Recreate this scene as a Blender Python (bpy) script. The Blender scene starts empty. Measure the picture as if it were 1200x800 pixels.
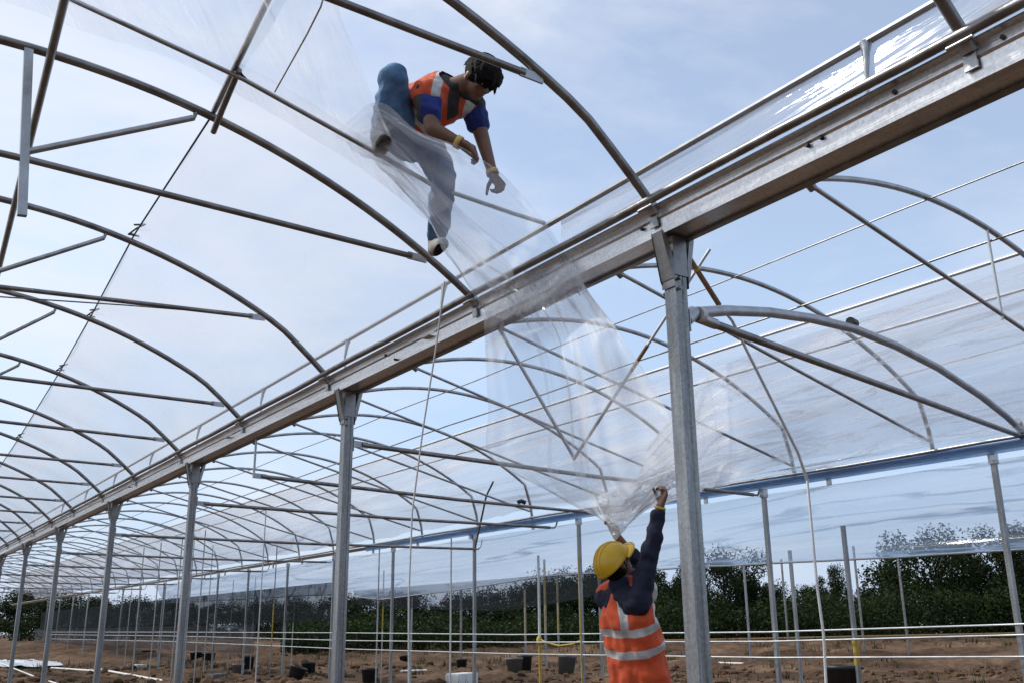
import bpy, bmesh, math, random
import numpy as np
from mathutils import Vector, Matrix, noise, Quaternion
random.seed(7)
S = bpy.context.scene
C = S.collection
R_ = math.radians
# ------------------------------------------------------------------ camera
FPX, CX, CY, ZC = 1130.0, 600.0, 400.0, 1.15
_up = np.array([-40.0, 3830.0, FPX]); _up /= np.linalg.norm(_up)
_u = np.array([-790.0, -342.0, FPX]); _u /= np.linalg.norm(_u)
_u -= _up * (_u @ _up); _u /= np.linalg.norm(_u)
_v = np.cross(_up, _u)
if _v[0] < 0: _v = -_v
RM = np.stack([_v, _u, _up])           # world = RM @ (right, up, forward)
CAM = np.array([0, 0, ZC])
def ray(x, y): return RM @ np.array([x - CX, -(y - CY), FPX])
def atx(x, y, X):
    d = ray(x, y); return Vector(d * (X / d[0]) + CAM)
def aty(x, y, Y):
    d = ray(x, y); return Vector(d * (Y / d[1]) + CAM)
def atz(x, y, z):
    d = ray(x, y); return Vector(d * ((z - ZC) / d[2]) + CAM)
def atd(x, y, depth):
    d = ray(x, y) / FPX; return Vector(d * depth + CAM)
def atplane(x, y, A, B):               # vertical plane through A and B
    d = ray(x, y); n = np.array([-(B[1] - A[1]), B[0] - A[0], 0])
    t = (n @ (np.array(A) - CAM)) / (n @ d); return Vector(d * t + CAM)
cam_d = bpy.data.cameras.new('camera'); cam = bpy.data.objects.new('camera', cam_d); C.objects.link(cam)
cam_d.sensor_width = 36; cam_d.lens = FPX / 1200 * 36; cam_d.clip_end = 2000; cam_d.clip_start = 0.05
M4 = Matrix.Identity(4)
for i in range(3):
    M4[i][0] = RM[i][0]; M4[i][1] = RM[i][1]; M4[i][2] = -RM[i][2]; M4[i][3] = CAM[i]
cam.matrix_world = M4
S.camera = cam
# ------------------------------------------------------------------ helpers
class MB:
    def __init__(s): s.v = []; s.f = []; s.sm = []
    def add(s, vs, fs, smooth=True):
        b = len(s.v); s.v += [Vector(p) for p in vs]
        s.f += [tuple(b + i for i in f) for f in fs]; s.sm += [smooth] * len(fs); return s
    def tube(s, pts, r, n=10, caps=True):
        pts = [Vector(p) for p in pts]; m = len(pts)
        rr = r if isinstance(r, (list, tuple)) else [r] * m
        t0 = (pts[1] - pts[0]).normalized()
        ref = Vector((0, 0, 1)) if abs(t0.z) < .9 else Vector((1, 0, 0))
        vs = []; nrm = (ref - t0 * ref.dot(t0)).normalized()
        for i in range(m):
            t = (pts[min(i + 1, m - 1)] - pts[max(i - 1, 0)]).normalized()
            nrm = (nrm - t * nrm.dot(t)).normalized(); bn = t.cross(nrm)
            for k in range(n):
                a = 2 * math.pi * k / n
                vs.append(pts[i] + (nrm * math.cos(a) + bn * math.sin(a)) * rr[i])
        fs = [(i * n + k, i * n + (k + 1) % n, (i + 1) * n + (k + 1) % n, (i + 1) * n + k) for i in range(m - 1) for k in range(n)]
        s.add(vs, fs, True)
        if caps:
            s.add(vs[:n][::-1], [tuple(range(n))], False); s.add(vs[-n:], [tuple(range(n))], False)
        return s
    def box(s, c, d, rot=None, bev=0.0):
        bm = bmesh.new(); bmesh.ops.create_cube(bm, size=1)
        for v in bm.verts: v.co = Vector((v.co.x * d[0], v.co.y * d[1], v.co.z * d[2]))
        if bev: bmesh.ops.bevel(bm, geom=bm.edges[:], offset=bev, segments=2, affect='EDGES')
        bm.verts.ensure_lookup_table()
        q = rot if rot is not None else Quaternion()
        vs = [q @ v.co + Vector(c) for v in bm.verts]; fs = [tuple(v.index for v in f.verts) for f in bm.faces]
        bm.free(); return s.add(vs, fs, False)
    def extrude_y(s, prof, y0, y1, n=1, closed=True):
        m = len(prof); vs = []
        for j in range(n + 1):
            y = y0 + (y1 - y0) * j / n
            vs += [(p[0], y, p[1]) for p in prof]
        fs = [(j * m + k, j * m + (k + 1) % m, (j + 1) * m + (k + 1) % m, (j + 1) * m + k) for j in range(n) for k in range(m if closed else m - 1)]
        return s.add(vs, fs, False)
    def sphere(s, c, r, sub=2, sq=(1, 1, 1)):
        bm = bmesh.new(); bmesh.ops.create_icosphere(bm, subdivisions=sub, radius=1)
        vs = [Vector((v.co.x * r * sq[0], v.co.y * r * sq[1], v.co.z * r * sq[2])) + Vector(c) for v in bm.verts]
        fs = [tuple(v.index for v in f.verts) for f in bm.faces]; bm.free(); return s.add(vs, fs, True)
    def build(s, name, mat, parent=None, base=None):
        me = bpy.data.meshes.new(name)
        b = Vector(base) if base is not None else (parent.location if parent is not None and parent.parent is None else Vector())
        if parent is not None and parent.parent is not None:      # sub-part: same offsets as its part's mesh
            b = parent.parent.location
        me.from_pydata([tuple(p - b) for p in s.v], [], s.f)
        me.polygons.foreach_set('use_smooth', s.sm)
        me.materials.append(mat); me.update()
        o = bpy.data.objects.new(name, me); C.objects.link(o)
        if parent is not None: o.parent = parent
        else: o.location = b
        return o
def tag(o, label=None, cat=None, group=None, kind=None):
    if label: o['label'] = label
    if cat: o['category'] = cat
    if group: o['group'] = group
    if kind: o['kind'] = kind
    return o
def thing(name, loc, label, cat, group=None):
    o = bpy.data.objects.new(name, None); C.objects.link(o); o.location = Vector(loc); o.empty_display_size = .1
    return tag(o, label, cat, group)
def copy_tree(o, parent=None):
    c = o.copy(); C.objects.link(c)
    if parent is not None: c.parent = parent
    for ch in [x for x in o.children]: copy_tree(ch, c)
    return c
ORD = 'first second third fourth fifth sixth seventh eighth ninth tenth eleventh twelfth'.split()
# ------------------------------------------------------------------ materials
def mat(name): 
    m = bpy.data.materials.new(name); m.use_nodes = True; nt = m.node_tree
    for n in list(nt.nodes): nt.nodes.remove(n)
    out = nt.nodes.new('ShaderNodeOutputMaterial'); return m, nt, out
def N(nt, t, **k):
    n = nt.nodes.new(t)
    for a, v in k.items():
        if a.startswith('i_'): 
            key = a[2:]; key = int(key) if key.isdigit() else key.replace('_', ' ')
            n.inputs[key].default_value = v
        else: setattr(n, a, v)
    return n
def ramp(nt, stops):
    r = nt.nodes.new('ShaderNodeValToRGB'); e = r.color_ramp.elements
    while len(e) < len(stops): e.new(.5)
    for x, (p, c) in zip(e, stops): x.position = p; x.color = (*c, 1) if len(c) == 3 else c
    return r
def basic(name, c1, c2, rough=.6, metal=0.0, scale=6.0, bump=0.15, bscale=40.0, spec=.4, detail=5, sheen=0, stretch=(1, 1, 1), r2=None, spangle=0):
    m, nt, out = mat(name); L = nt.links.new
    tc = N(nt, 'ShaderNodeTexCoord'); mp = N(nt, 'ShaderNodeMapping'); mp.inputs['Scale'].default_value = stretch; L(tc.outputs['Object'], mp.inputs[0])
    n1 = N(nt, 'ShaderNodeTexNoise', i_Scale=scale, i_Detail=detail, i_Roughness=.6); L(mp.outputs[0], n1.inputs['Vector'])
    r = ramp(nt, [(.3, c1), (.7, c2)]); L(n1.outputs['Fac'], r.inputs[0])
    p = N(nt, 'ShaderNodeBsdfPrincipled', i_Roughness=rough, i_Metallic=metal); p.inputs['Specular IOR Level'].default_value = spec
    L(r.outputs[0], p.inputs['Base Color'])
    rr = N(nt, 'ShaderNodeMapRange'); rr.inputs['To Min'].default_value = rough * .75; rr.inputs['To Max'].default_value = min(1, (r2 or rough * 1.25))
    L(n1.outputs['Fac'], rr.inputs[0]); L(rr.outputs[0], p.inputs['Roughness'])
    if bump:
        n2 = N(nt, 'ShaderNodeTexNoise', i_Scale=bscale, i_Detail=4); L(mp.outputs[0], n2.inputs['Vector'])
        b = N(nt, 'ShaderNodeBump', i_Strength=bump, i_Distance=.01); L(n2.outputs['Fac'], b.inputs['Height']); L(b.outputs[0], p.inputs['Normal'])
    if spangle:
        vo = N(nt, 'ShaderNodeTexVoronoi', i_Scale=85); L(tc.outputs['Object'], vo.inputs['Vector'])
        sp = N(nt, 'ShaderNodeSeparateColor'); L(vo.outputs['Color'], sp.inputs[0])
        st = N(nt, 'ShaderNodeTexNoise', i_Scale=2.3, i_Detail=9, i_Roughness=.72); L(mp.outputs[0], st.inputs['Vector'])
        sr = ramp(nt, [(.33, (.60, .57, .53)), (.47, (.95, .95, .95)), (.7, (1.06, 1.06, 1.06))]); L(st.outputs['Fac'], sr.inputs[0])
        sm = N(nt, 'ShaderNodeMapRange'); sm.inputs['To Min'].default_value = 1 - spangle; sm.inputs['To Max'].default_value = 1 + spangle; L(sp.outputs[0], sm.inputs[0])
        vm = N(nt, 'ShaderNodeVectorMath', operation='SCALE'); L(sr.outputs[0], vm.inputs[0]); L(sm.outputs[0], vm.inputs['Scale'])
        vx = N(nt, 'ShaderNodeMix', data_type='RGBA', blend_type='MULTIPLY'); vx.inputs['Factor'].default_value = 1; L(r.outputs[0], vx.inputs['A']); L(vm.outputs[0], vx.inputs['B']); L(vx.outputs['Result'], p.inputs['Base Color'])
    if sheen: p.inputs['Sheen Weight'].default_value = sheen
    L(p.outputs[0], out.inputs[0]); return m
M = {}
M['steel'] = basic('galvanised_steel', (.30, .31, .315), (.50, .51, .52), .36, .85, 9, .12, 60)
M['dull'] = basic('weathered_steel', (.15, .143, .137), (.34, .333, .326), .36, .8, 7, .12, 50)
M['gutter'] = basic('gutter_zinc', (.62, .62, .62), (.86, .86, .86), .30, .88, 7, .12, 25, stretch=(1, .16, 4), detail=9, spangle=.12)
M['post'] = basic('post_zinc', (.22, .228, .232), (.40, .41, .415), .40, .85, 8, .10, 40, stretch=(3, 3, .25), spangle=.14)
M['pale'] = basic('pale_coated_steel', (.45, .47, .48), (.62, .64, .65), .4, .35, 8, .05, 40)
M['white'] = basic('white_plastic', (.62, .62, .61), (.75, .75, .74), .45, 0, 6, .05, 30)
M['yellow'] = basic('yellow_tape', (.30, .21, .035), (.52, .38, .07), .55, 0, 9, .2, 80)
M['rust'] = basic('rusty_steel', (.16, .09, .045), (.30, .18, .09), .7, .3, 20, .3, 70)
M['dark'] = basic('black_plastic', (.012, .012, .013), (.03, .03, .032), .5, 0, 8, .2, 40)
M['greypot'] = basic('grey_plastic', (.08, .085, .09), (.14, .145, .15), .6, 0, 8, .2, 40)

M['rope'] = basic('white_cord', (.55, .54, .5), (.7, .69, .65), .8, 0, 60, .4, 200)
M['foam'] = basic('white_block', (.6, .6, .58), (.75, .75, .73), .8, 0, 6, .3, 60)
M['sheet'] = basic('crumpled_sheet', (.5, .53, .56), (.7, .72, .74), .3, 0, 6, .5, 12)
def film(name, a0, a1, scale=1.2, stretch=(1, 1, 1), gloss=.25, bump=.35, bscale=3.0, tint=(.9, .92, .96), rough=.12, crease_glint=.35, cscale=1.3, co='Object'):
    m, nt, out = mat(name); L = nt.links.new
    tc = N(nt, 'ShaderNodeTexCoord'); mp = N(nt, 'ShaderNodeMapping'); mp.inputs['Scale'].default_value = stretch; L(tc.outputs[co], mp.inputs[0])
    n1 = N(nt, 'ShaderNodeTexNoise', i_Scale=scale, i_Detail=7, i_Roughness=.62, i_Distortion=.6); L(mp.outputs[0], n1.inputs['Vector'])
    n2 = N(nt, 'ShaderNodeTexNoise', i_Scale=bscale, i_Detail=5, i_Roughness=.6, i_Distortion=1.0); L(mp.outputs[0], n2.inputs['Vector'])
    bp = N(nt, 'ShaderNodeBump', i_Strength=bump, i_Distance=.05); L(n2.outputs['Fac'], bp.inputs['Height'])
    lw = N(nt, 'ShaderNodeLayerWeight', i_Blend=.35)
    mr = N(nt, 'ShaderNodeMapRange'); mr.inputs['From Min'].default_value = .3; mr.inputs['From Max'].default_value = .72
    mr.inputs['To Min'].default_value = a0; mr.inputs['To Max'].default_value = a1; L(n1.outputs['Fac'], mr.inputs[0])
    pw = N(nt, 'ShaderNodeMath', operation='POWER'); L(lw.outputs['Facing'], pw.inputs[0]); pw.inputs[1].default_value = 3
    ma = N(nt, 'ShaderNodeMath', operation='MULTIPLY_ADD'); L(pw.outputs[0], ma.inputs[0]); ma.inputs[1].default_value = .3; L(mr.outputs[0], ma.inputs[2]); ma.use_clamp = True
    # thin whiter ridges: doubled folds, plus highlights and glints put into the opacity
    n3 = N(nt, 'ShaderNodeTexNoise', i_Scale=cscale, i_Detail=4, i_Roughness=.55, i_Distortion=.9); L(mp.outputs[0], n3.inputs['Vector'])
    s1 = N(nt, 'ShaderNodeMath', operation='SUBTRACT'); L(n3.outputs['Fac'], s1.inputs[0]); s1.inputs[1].default_value = .5
    s2 = N(nt, 'ShaderNodeMath', operation='ABSOLUTE'); L(s1.outputs[0], s2.inputs[0])
    s3 = N(nt, 'ShaderNodeMapRange'); s3.inputs['From Min'].default_value = .028; s3.inputs['From Max'].default_value = 0; s3.inputs['To Min'].default_value = 0; s3.inputs['To Max'].default_value = crease_glint; L(s2.outputs[0], s3.inputs[0])
    s4 = N(nt, 'ShaderNodeMath', operation='MULTIPLY'); L(s3.outputs[0], s4.inputs[0]); L(n1.outputs['Fac'], s4.inputs[1])
    s5 = N(nt, 'ShaderNodeMath', operation='ADD'); L(s4.outputs[0], s5.inputs[0]); L(ma.outputs[0], s5.inputs[1]); s5.use_clamp = True; ma = s5
    tr = N(nt, 'ShaderNodeBsdfTransparent'); tr.inputs[0].default_value = (.97, .975, .985, 1)
    di = N(nt, 'ShaderNodeBsdfDiffuse'); di.inputs[0].default_value = (*tint, 1); L(bp.outputs[0], di.inputs['Normal'])
    tl = N(nt, 'ShaderNodeBsdfTranslucent'); tl.inputs[0].default_value = (*tint, 1); L(bp.outputs[0], tl.inputs['Normal'])
    m1 = N(nt, 'ShaderNodeMixShader'); m1.inputs[0].default_value = .72; L(di.outputs[0], m1.inputs[1]); L(tl.outputs[0], m1.inputs[2])
    m2 = N(nt, 'ShaderNodeMixShader'); L(ma.outputs[0], m2.inputs[0]); L(tr.outputs[0], m2.inputs[1]); L(m1.outputs[0], m2.inputs[2])
    gl = N(nt, 'ShaderNodeBsdfGlossy', i_Roughness=rough); gl.inputs[0].default_value = (1, 1, 1, 1); L(bp.outputs[0], gl.inputs['Normal'])
    lw2 = N(nt, 'ShaderNodeLayerWeight', i_Blend=.5); L(bp.outputs[0], lw2.inputs['Normal'])
    p5 = N(nt, 'ShaderNodeMath', operation='POWER'); L(lw2.outputs['Facing'], p5.inputs[0]); p5.inputs[1].default_value = 5
    fr = N(nt, 'ShaderNodeMath', operation='MULTIPLY_ADD'); L(p5.outputs[0], fr.inputs[0]); fr.inputs[1].default_value = .9; fr.inputs[2].default_value = .07
    fm = N(nt, 'ShaderNodeMath', operation='MULTIPLY'); L(fr.outputs[0], fm.inputs[0]); fm.inputs[1].default_value = gloss; fm.use_clamp = True
    m3 = N(nt, 'ShaderNodeMixShader'); L(fm.outputs[0], m3.inputs[0]); L(m2.outputs[0], m3.inputs[1]); L(gl.outputs[0], m3.inputs[2])
    L(m3.outputs[0], out.inputs[0]); return m
M['film'] = film('clear_film', .10, .30, .9, (1, .5, 1), .7, crease_glint=.5, cscale=2.2)
M['film_taut'] = film('taut_film', .15, .30, .5, (1, .35, 1), .5, .2, crease_glint=.06)
M['film_ripple'] = film('rippled_film', .20, .55, 1.1, (2.2, .13, 2.6), .7, .5, 2.4, crease_glint=1.0, cscale=.9)
M['film_curtain'] = film('curtain_film', .16, .46, 1.1, (2.2, .13, 2.6), .7, .5, 2.4, crease_glint=.9, cscale=.9, tint=(.64, .81, 1.0))
M['film_bunch'] = film('bunched_film', .09, .46, 1.0, (.40, 1.5, 1), .9, .5, 1.8, crease_glint=.8, cscale=.9, co='UV')
M['film_knot'] = film('scrunched_film', .25, .85, 2.4, (.5, 3.2, 1), 1.2, .9, 4, crease_glint=1.0, cscale=2.5, co='UV')
M['film_swath'] = film('trailing_film', .06, .30, .9, (.35, 1.6, 1), .8, .6, 2.0, crease_glint=.6, cscale=1.0, co='UV')
M['film_grey'] = film('grey_green_mesh', .62, .82, 1.5, (1, .5, .3), .05, .2, tint=(.025, .032, .032), rough=.4)
M['blue'] = film('blue_film_edge', .35, .75, 1.2, (1, .2, 1), .4, .4, tint=(.22, .50, .88))
M['film_fan'] = film('fanned_film', .05, .46, 1.3, (.22, 2.6, 1), 1.0, .7, 2.4, crease_glint=1.0, cscale=1.1, co='UV')
M['film_dark'] = film('dark_grey_film', .4, .6, 1.5, (1, .3, 1), .1, .3, tint=(.06, .065, .072), rough=.3)
def soil():
    m, nt, out = mat('tilled_soil'); L = nt.links.new
    tc = N(nt, 'ShaderNodeTexCoord')
    a = N(nt, 'ShaderNodeTexNoise', i_Scale=.35, i_Detail=8, i_Roughness=.65); b = N(nt, 'ShaderNodeTexNoise', i_Scale=5, i_Detail=8, i_Roughness=.7)
    L(tc.outputs['Object'], a.inputs['Vector']); L(tc.outputs['Object'], b.inputs['Vector'])
    r1 = ramp(nt, [(.32, (.050, .031, .020)), (.5, (.115, .074, .048)), (.70, (.235, .16, .108))]); L(a.outputs['Fac'], r1.inputs[0])
    r2 = ramp(nt, [(.3, (.45, .42, .4)), (.7, (1.2, 1.15, 1.1))]); L(b.outputs['Fac'], r2.inputs[0])
    mx = N(nt, 'ShaderNodeMix', data_type='RGBA', blend_type='MULTIPLY'); mx.inputs['Factor'].default_value = 1
    L(r1.outputs[0], mx.inputs['A']); L(r2.outputs[0], mx.inputs['B'])
    p = N(nt, 'ShaderNodeBsdfPrincipled', i_Roughness=.95); p.inputs['Specular IOR Level'].default_value = .1
    bp = N(nt, 'ShaderNodeBump', i_Strength=.8, i_Distance=.06); L(b.outputs['Fac'], bp.inputs['Height'])
    L(mx.outputs['Result'], p.inputs['Base Color']); L(bp.outputs[0], p.inputs['Normal']); L(p.outputs[0], out.inputs[0]); return m
M['soil'] = soil()
def leafmat(name, c1, c2):
    m, nt, out = mat(name); L = nt.links.new
    tc = N(nt, 'ShaderNodeTexCoord'); oi = N(nt, 'ShaderNodeObjectInfo')
    a = N(nt, 'ShaderNodeTexNoise', i_Scale=1.3, i_Detail=6); L(tc.outputs['Object'], a.inputs['Vector'])
    ad = N(nt, 'ShaderNodeMath', operation='MULTIPLY_ADD'); L(oi.outputs['Random'], ad.inputs[0]); ad.inputs[1].default_value = .25; L(a.outputs['Fac'], ad.inputs[2])
    r = ramp(nt, [(.35, c1), (.85, c2)]); L(ad.outputs[0], r.inputs[0])
    p = N(nt, 'ShaderNodeBsdfPrincipled', i_Roughness=.75); p.inputs['Specular IOR Level'].default_value = .18; L(r.outputs[0], p.inputs['Base Color'])
    tl = N(nt, 'ShaderNodeBsdfTranslucent'); L(r.outputs[0], tl.inputs[0])
    mx = N(nt, 'ShaderNodeMixShader'); mx.inputs[0].default_value = .25; L(p.outputs[0], mx.inputs[1]); L(tl.outputs[0], mx.inputs[2])
    L(mx.outputs[0], out.inputs[0]); return m
M['leaf'] = leafmat('dark_foliage', (.005, .010, .003), (.026, .042, .012))
M['bush'] = leafmat('hedge_foliage', (.008, .018, .005), (.038, .066, .016))
M['bark'] = basic('bark', (.03, .024, .018), (.07, .055, .04), .9, 0, 10, .5, 30)
M['skin'] = basic('skin', (.17, .088, .054), (.22, .118, .075), .5, 0, 9, .05, 80)
M['hair'] = basic('black_hair', (.004, .0035, .0035), (.010, .009, .008), .7, 0, 30, .6, 90, spec=.12, stretch=(1, 1, 5))
M['orange'] = basic('orange_vest_fabric', (.50, .058, .016), (.74, .11, .028), .75, 0, 9, .35, 18, sheen=.1)
M['band'] = basic('reflective_band', (.40, .385, .36), (.66, .65, .63), .4, .1, 9, .2, 60)
M['navy'] = basic('navy_fabric', (.008, .011, .026), (.016, .02, .045), .85, 0, 8, .4, 22)
M['royal'] = basic('blue_shirt_fabric', (.010, .022, .13), (.022, .042, .22), .8, 0, 8, .35, 22)
M['charcoal'] = basic('charcoal_shirt_fabric', (.025, .025, .024), (.05, .05, .046), .85, 0, 8, .35, 22)
M['denim'] = basic('denim', (.045, .12, .25), (.14, .26, .42), .85, 0, 9, .4, 30)
M['dkdenim'] = basic('dark_denim', (.03, .04, .06), (.07, .09, .12), .85, 0, 9, .4, 30)
M['shoe'] = basic('pale_canvas', (.4, .38, .36), (.55, .53, .5), .8, 0, 12, .3, 50)
M['boot'] = basic('brown_boot', (.1, .055, .03), (.16, .09, .05), .7, 0, 12, .3, 50)
M['helmet'] = basic('yellow_helmet_shell', (.70, .42, .015), (.62, .38, .03), .30, 0, 11, .06, 30, spec=.45, detail=8)
M['bracelet'] = basic('yellow_wristband', (.6, .42, .08), (.7, .5, .12), .5, 0, 12, .1, 40)
# ------------------------------------------------------------------ world and sun
SUN_AZ, SUN_EL = R_(-44), R_(46)       # azimuth measured from +Y towards +X
sdir = Vector((math.sin(SUN_AZ) * math.cos(SUN_EL), math.cos(SUN_AZ) * math.cos(SUN_EL), math.sin(SUN_EL)))
W = bpy.data.worlds.new('World'); S.world = W; W.use_nodes = True
nt = W.node_tree
for n in list(nt.nodes): nt.nodes.remove(n)
L = nt.links.new
wo = N(nt, 'ShaderNodeOutputWorld'); bg = N(nt, 'ShaderNodeBackground', i_Strength=.15)
sky = N(nt, 'ShaderNodeTexSky', sky_type='NISHITA'); sky.sun_disc = False; sky.sun_elevation = SUN_EL; sky.sun_rotation = SUN_AZ
sky.air_density = 1.1; sky.dust_density = .5; sky.ozone_density = 1.2
tc = N(nt, 'ShaderNodeTexCoord')
mp = N(nt, 'ShaderNodeMapping'); mp.inputs['Scale'].default_value = (1, 1, 2.6); L(tc.outputs['Generated'], mp.inputs[0])
cn = N(nt, 'ShaderNodeTexNoise', i_Scale=2.3, i_Detail=10, i_Roughness=.6, i_Distortion=.5); L(mp.outputs[0], cn.inputs['Vector'])
# thin haze thickens towards the sun
dt = N(nt, 'ShaderNodeVectorMath', operation='DOT_PRODUCT'); L(tc.outputs['Generated'], dt.inputs[0]); dt.inputs[1].default_value = tuple(sdir)
hz = N(nt, 'ShaderNodeMapRange'); hz.inputs['From Min'].default_value = .22; hz.inputs['From Max'].default_value = .88; hz.inputs['To Min'].default_value = -.13; hz.inputs['To Max'].default_value = .19
L(dt.outputs['Value'], hz.inputs[0])
ad = N(nt, 'ShaderNodeMath', operation='ADD'); L(cn.outputs['Fac'], ad.inputs[0]); L(hz.outputs[0], ad.inputs[1])
cr = ramp(nt, [(.32, (.26,) * 3), (.48, (.46,) * 3), (.60, (.70,) * 3), (.78, (.93,) * 3)]); L(ad.outputs[0], cr.inputs[0])
cloudcol = N(nt, 'ShaderNodeRGB'); cloudcol.outputs[0].default_value = (4.55, 4.72, 5.08, 1)
# clearer blue low in the sky away from the sun
sx = N(nt, 'ShaderNodeSeparateXYZ'); L(tc.outputs['Generated'], sx.inputs[0])
lo = N(nt, 'ShaderNodeMapRange'); lo.inputs['From Min'].default_value = .34; lo.inputs['From Max'].default_value = .02; lo.inputs['To Min'].default_value = 0; lo.inputs['To Max'].default_value = .8; L(sx.outputs['Z'], lo.inputs[0])
lb = N(nt, 'ShaderNodeMix', data_type='RGBA'); L(lo.outputs[0], lb.inputs['Factor']); L(sky.outputs[0], lb.inputs['A']); lb.inputs['B'].default_value = (.85, 1.75, 3.7, 1)
mx = N(nt, 'ShaderNodeMix', data_type='RGBA'); L(cr.outputs[0], mx.inputs['Factor']); L(lb.outputs['Result'], mx.inputs['A']); L(cloudcol.outputs[0], mx.inputs['B'])
L(mx.outputs['Result'], bg.inputs[0]); L(bg.outputs[0], wo.inputs[0])
sl = bpy.data.lights.new('sun', 'SUN'); sl.energy = 2.4; sl.angle = R_(4); sl.color = (1, .95, .87)
so = bpy.data.objects.new('sun', sl); C.objects.link(so); so.rotation_euler = sdir.to_track_quat('Z', 'Y').to_euler(); so.location = (0, 0, 30)
S.view_settings.view_transform = 'Standard'; S.view_settings.look = 'None'; S.view_settings.exposure = .42; S.view_settings.gamma = 1
S.cycles.transparent_max_bounces = 40; S.cycles.max_bounces = 8; S.cycles.caustics_reflective = False; S.cycles.caustics_refractive = False
# ------------------------------------------------------------------ arch profile
_D = [0, .28, .63, .91, 1.2, 1.47, 1.74, 2.03, 2.32, 2.56, 2.74]
_F = [0, .01, .05, .10, .178, .255, .354, .486, .655, .80, .925]
def drop(d): return float(np.interp(abs(d), _D, _F)) if abs(d) <= 2.74 else .925 + (abs(d) - 2.74) * .75
_dd = np.linspace(-2.74, 2.74, 61)
_pf = np.polyfit(np.array(_D + [-x for x in _D[1:]]), np.array(_F + _F[1:]), 6)
def fd(d): return float(np.polyval(_pf, d)) - float(np.polyval(_pf, 0)) if abs(d) <= 2.74 else .925 + (abs(d) - 2.74) * 1.1
XL, ZL = .35, 3.99                      # crown of the left bay
XR, ZR = 6.16, 4.14                     # crown of the right bay
XG = 3.12                               # gutter between the bays
def zl(x): return ZL - fd(x - XL)
def zl2(x, y): return zl(x) + (.125 if y < 4.9 else .095) * min(1, max(0, (3.05 - x) / .45)) * min(1, abs(y - 4.9) / 1.5)   # hoops sit a little unevenly
def zr(x): return ZR - fd(x - XR)
# ------------------------------------------------------------------ ground
def ground_h(x, y):
    h = .08 * noise.noise(Vector((x * .35, y * .35, 0))) + .11 * noise.noise(Vector((x * 1.1, y * 1.1, 3))) + .07 * noise.noise(Vector((x * 3.1, y * 3.1, 7)))
    w = (x * .55 - y * .83)
    h += .05 * math.sin(w * 2.6 + 1.5 * noise.noise(Vector((x * .2, y * .2, 5)))) * max(0, noise.noise(Vector((x * .12, y * .12, 9))) + .3)
    return h
def make_ground():
    vs = []; fs = []
    nr, na = 400, 400
    for i in range(nr):
        r = 6.0 + 67 * (i / (nr - 1)) ** 1.4
        for j in range(na):
            a = R_(-12) + R_(96) * j / (na - 1)
            x, y = r * math.sin(a), r * math.cos(a)
            fade = min(1, max(0, (r - 6) / 2)) * min(1, max(0, (72 - r) / 6)) * min(1, j / 8, (na - 1 - j) / 8)
            rise = .55 * max(0, min(1, ((x * .83 + y * .56) - 28) / 8))
            vs.append((x, y, (ground_h(x, y) - .02 + rise) * fade + .004 + (0 if fade > 0 else -.0)))
    for i in range(nr - 1):
        for j in range(na - 1):
            a = i * na + j; fs.append((a, a + 1, a + na + 1, a + na))
    g = MB(); g.add(vs, fs, True)
    tag(g.build('soil_ground', M['soil']), kind='structure')
    b = MB(); b.add([(-400, -400, -.03), (400, -400, -.03), (400, 400, -.03), (-400, 400, -.03)], [(0, 1, 2, 3)], False)
    tag(b.build('ground', M['soil']), kind='structure')
make_ground()
def clods():
    g = MB(); rnd = random.Random(3)
    for _ in range(5200):
        r = 9 + 27 * rnd.random() ** 1.3; a = R_(rnd.uniform(0, 72)); x, y = r * math.sin(a), r * math.cos(a)
        if noise.noise(Vector((x * .25, y * .25, 1))) < -.05 and rnd.random() < .75: continue
        s_ = rnd.choice((.025, .035, .05, .08, .12)) * rnd.uniform(.7, 1.6)
        bm = bmesh.new(); bmesh.ops.create_icosphere(bm, subdivisions=1, radius=1)
        vs = [(x + v.co.x * s_ * rnd.uniform(.7, 1.4), y + v.co.y * s_ * rnd.uniform(.7, 1.4), ground_h(x, y) + v.co.z * s_ * rnd.uniform(.5, .9)) for v in bm.verts]
        g.add(vs, [tuple(v.index for v in f.verts) for f in bm.faces], False); bm.free()
    tag(g.build('soil_clods', M['soil']), 'loose brown clods of dug soil scattered over the ground', 'soil clods', kind='stuff')
clods()
# ------------------------------------------------------------------ main gutter
gt = thing('roof_gutter', (XG, 0, 2.97), 'long bright zinc gutter beam rising from far left to the upper right corner', 'gutter')
prof = [(3.04, 2.97), (3.19, 2.97), (3.225, 3.02), (3.25, 3.10), (3.275, 3.105), (3.275, 3.112), (3.243, 3.107), (3.19, 2.985), (3.05, 2.985), (3.035, 3.104), (2.998, 3.112), (2.998, 3.105), (3.027, 3.099), (3.024, 3.056), (3.034, 3.046), (3.037, 3.0)]
g = MB().extrude_y(prof[::-1], -1.2, 46, 24); g.build('channel', M['gutter'], gt)
g = MB(); g.box((3.185, 22.4, 2.962), (.03, 47.2, .012)); g.build('lower_lip', M['dull'], gt)
for (px, py) in [(1177, 45), (1050, 109), (963, 162), (947, 171), (753, 269), (464, 421), (453, 416)]:
    p = atx(px, py, 3.03); MB().tube([Vector((3.015, p.y, p.z)), Vector((3.045, p.y, p.z))], .009, 8).build('bolt', M['dark'], gt)
for y in np.arange(1.0, 24, 4.2):        # sheet joints
    MB().box((3.12, y + .3, 3.03), (.26, .10, .004)).build('joint_plate', M['gutter'], gt)
rt = thing('fixing_tube', (2.985, 0, 3.135), 'dark steel tube running along the top left edge of the big gutter', 'tube')
MB().tube([(2.975, y, 3.135 + .004 * math.sin(y * 3)) for y in np.arange(-1.2, 46, .6)], .022).build('tube', M['dull'], rt)
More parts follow.
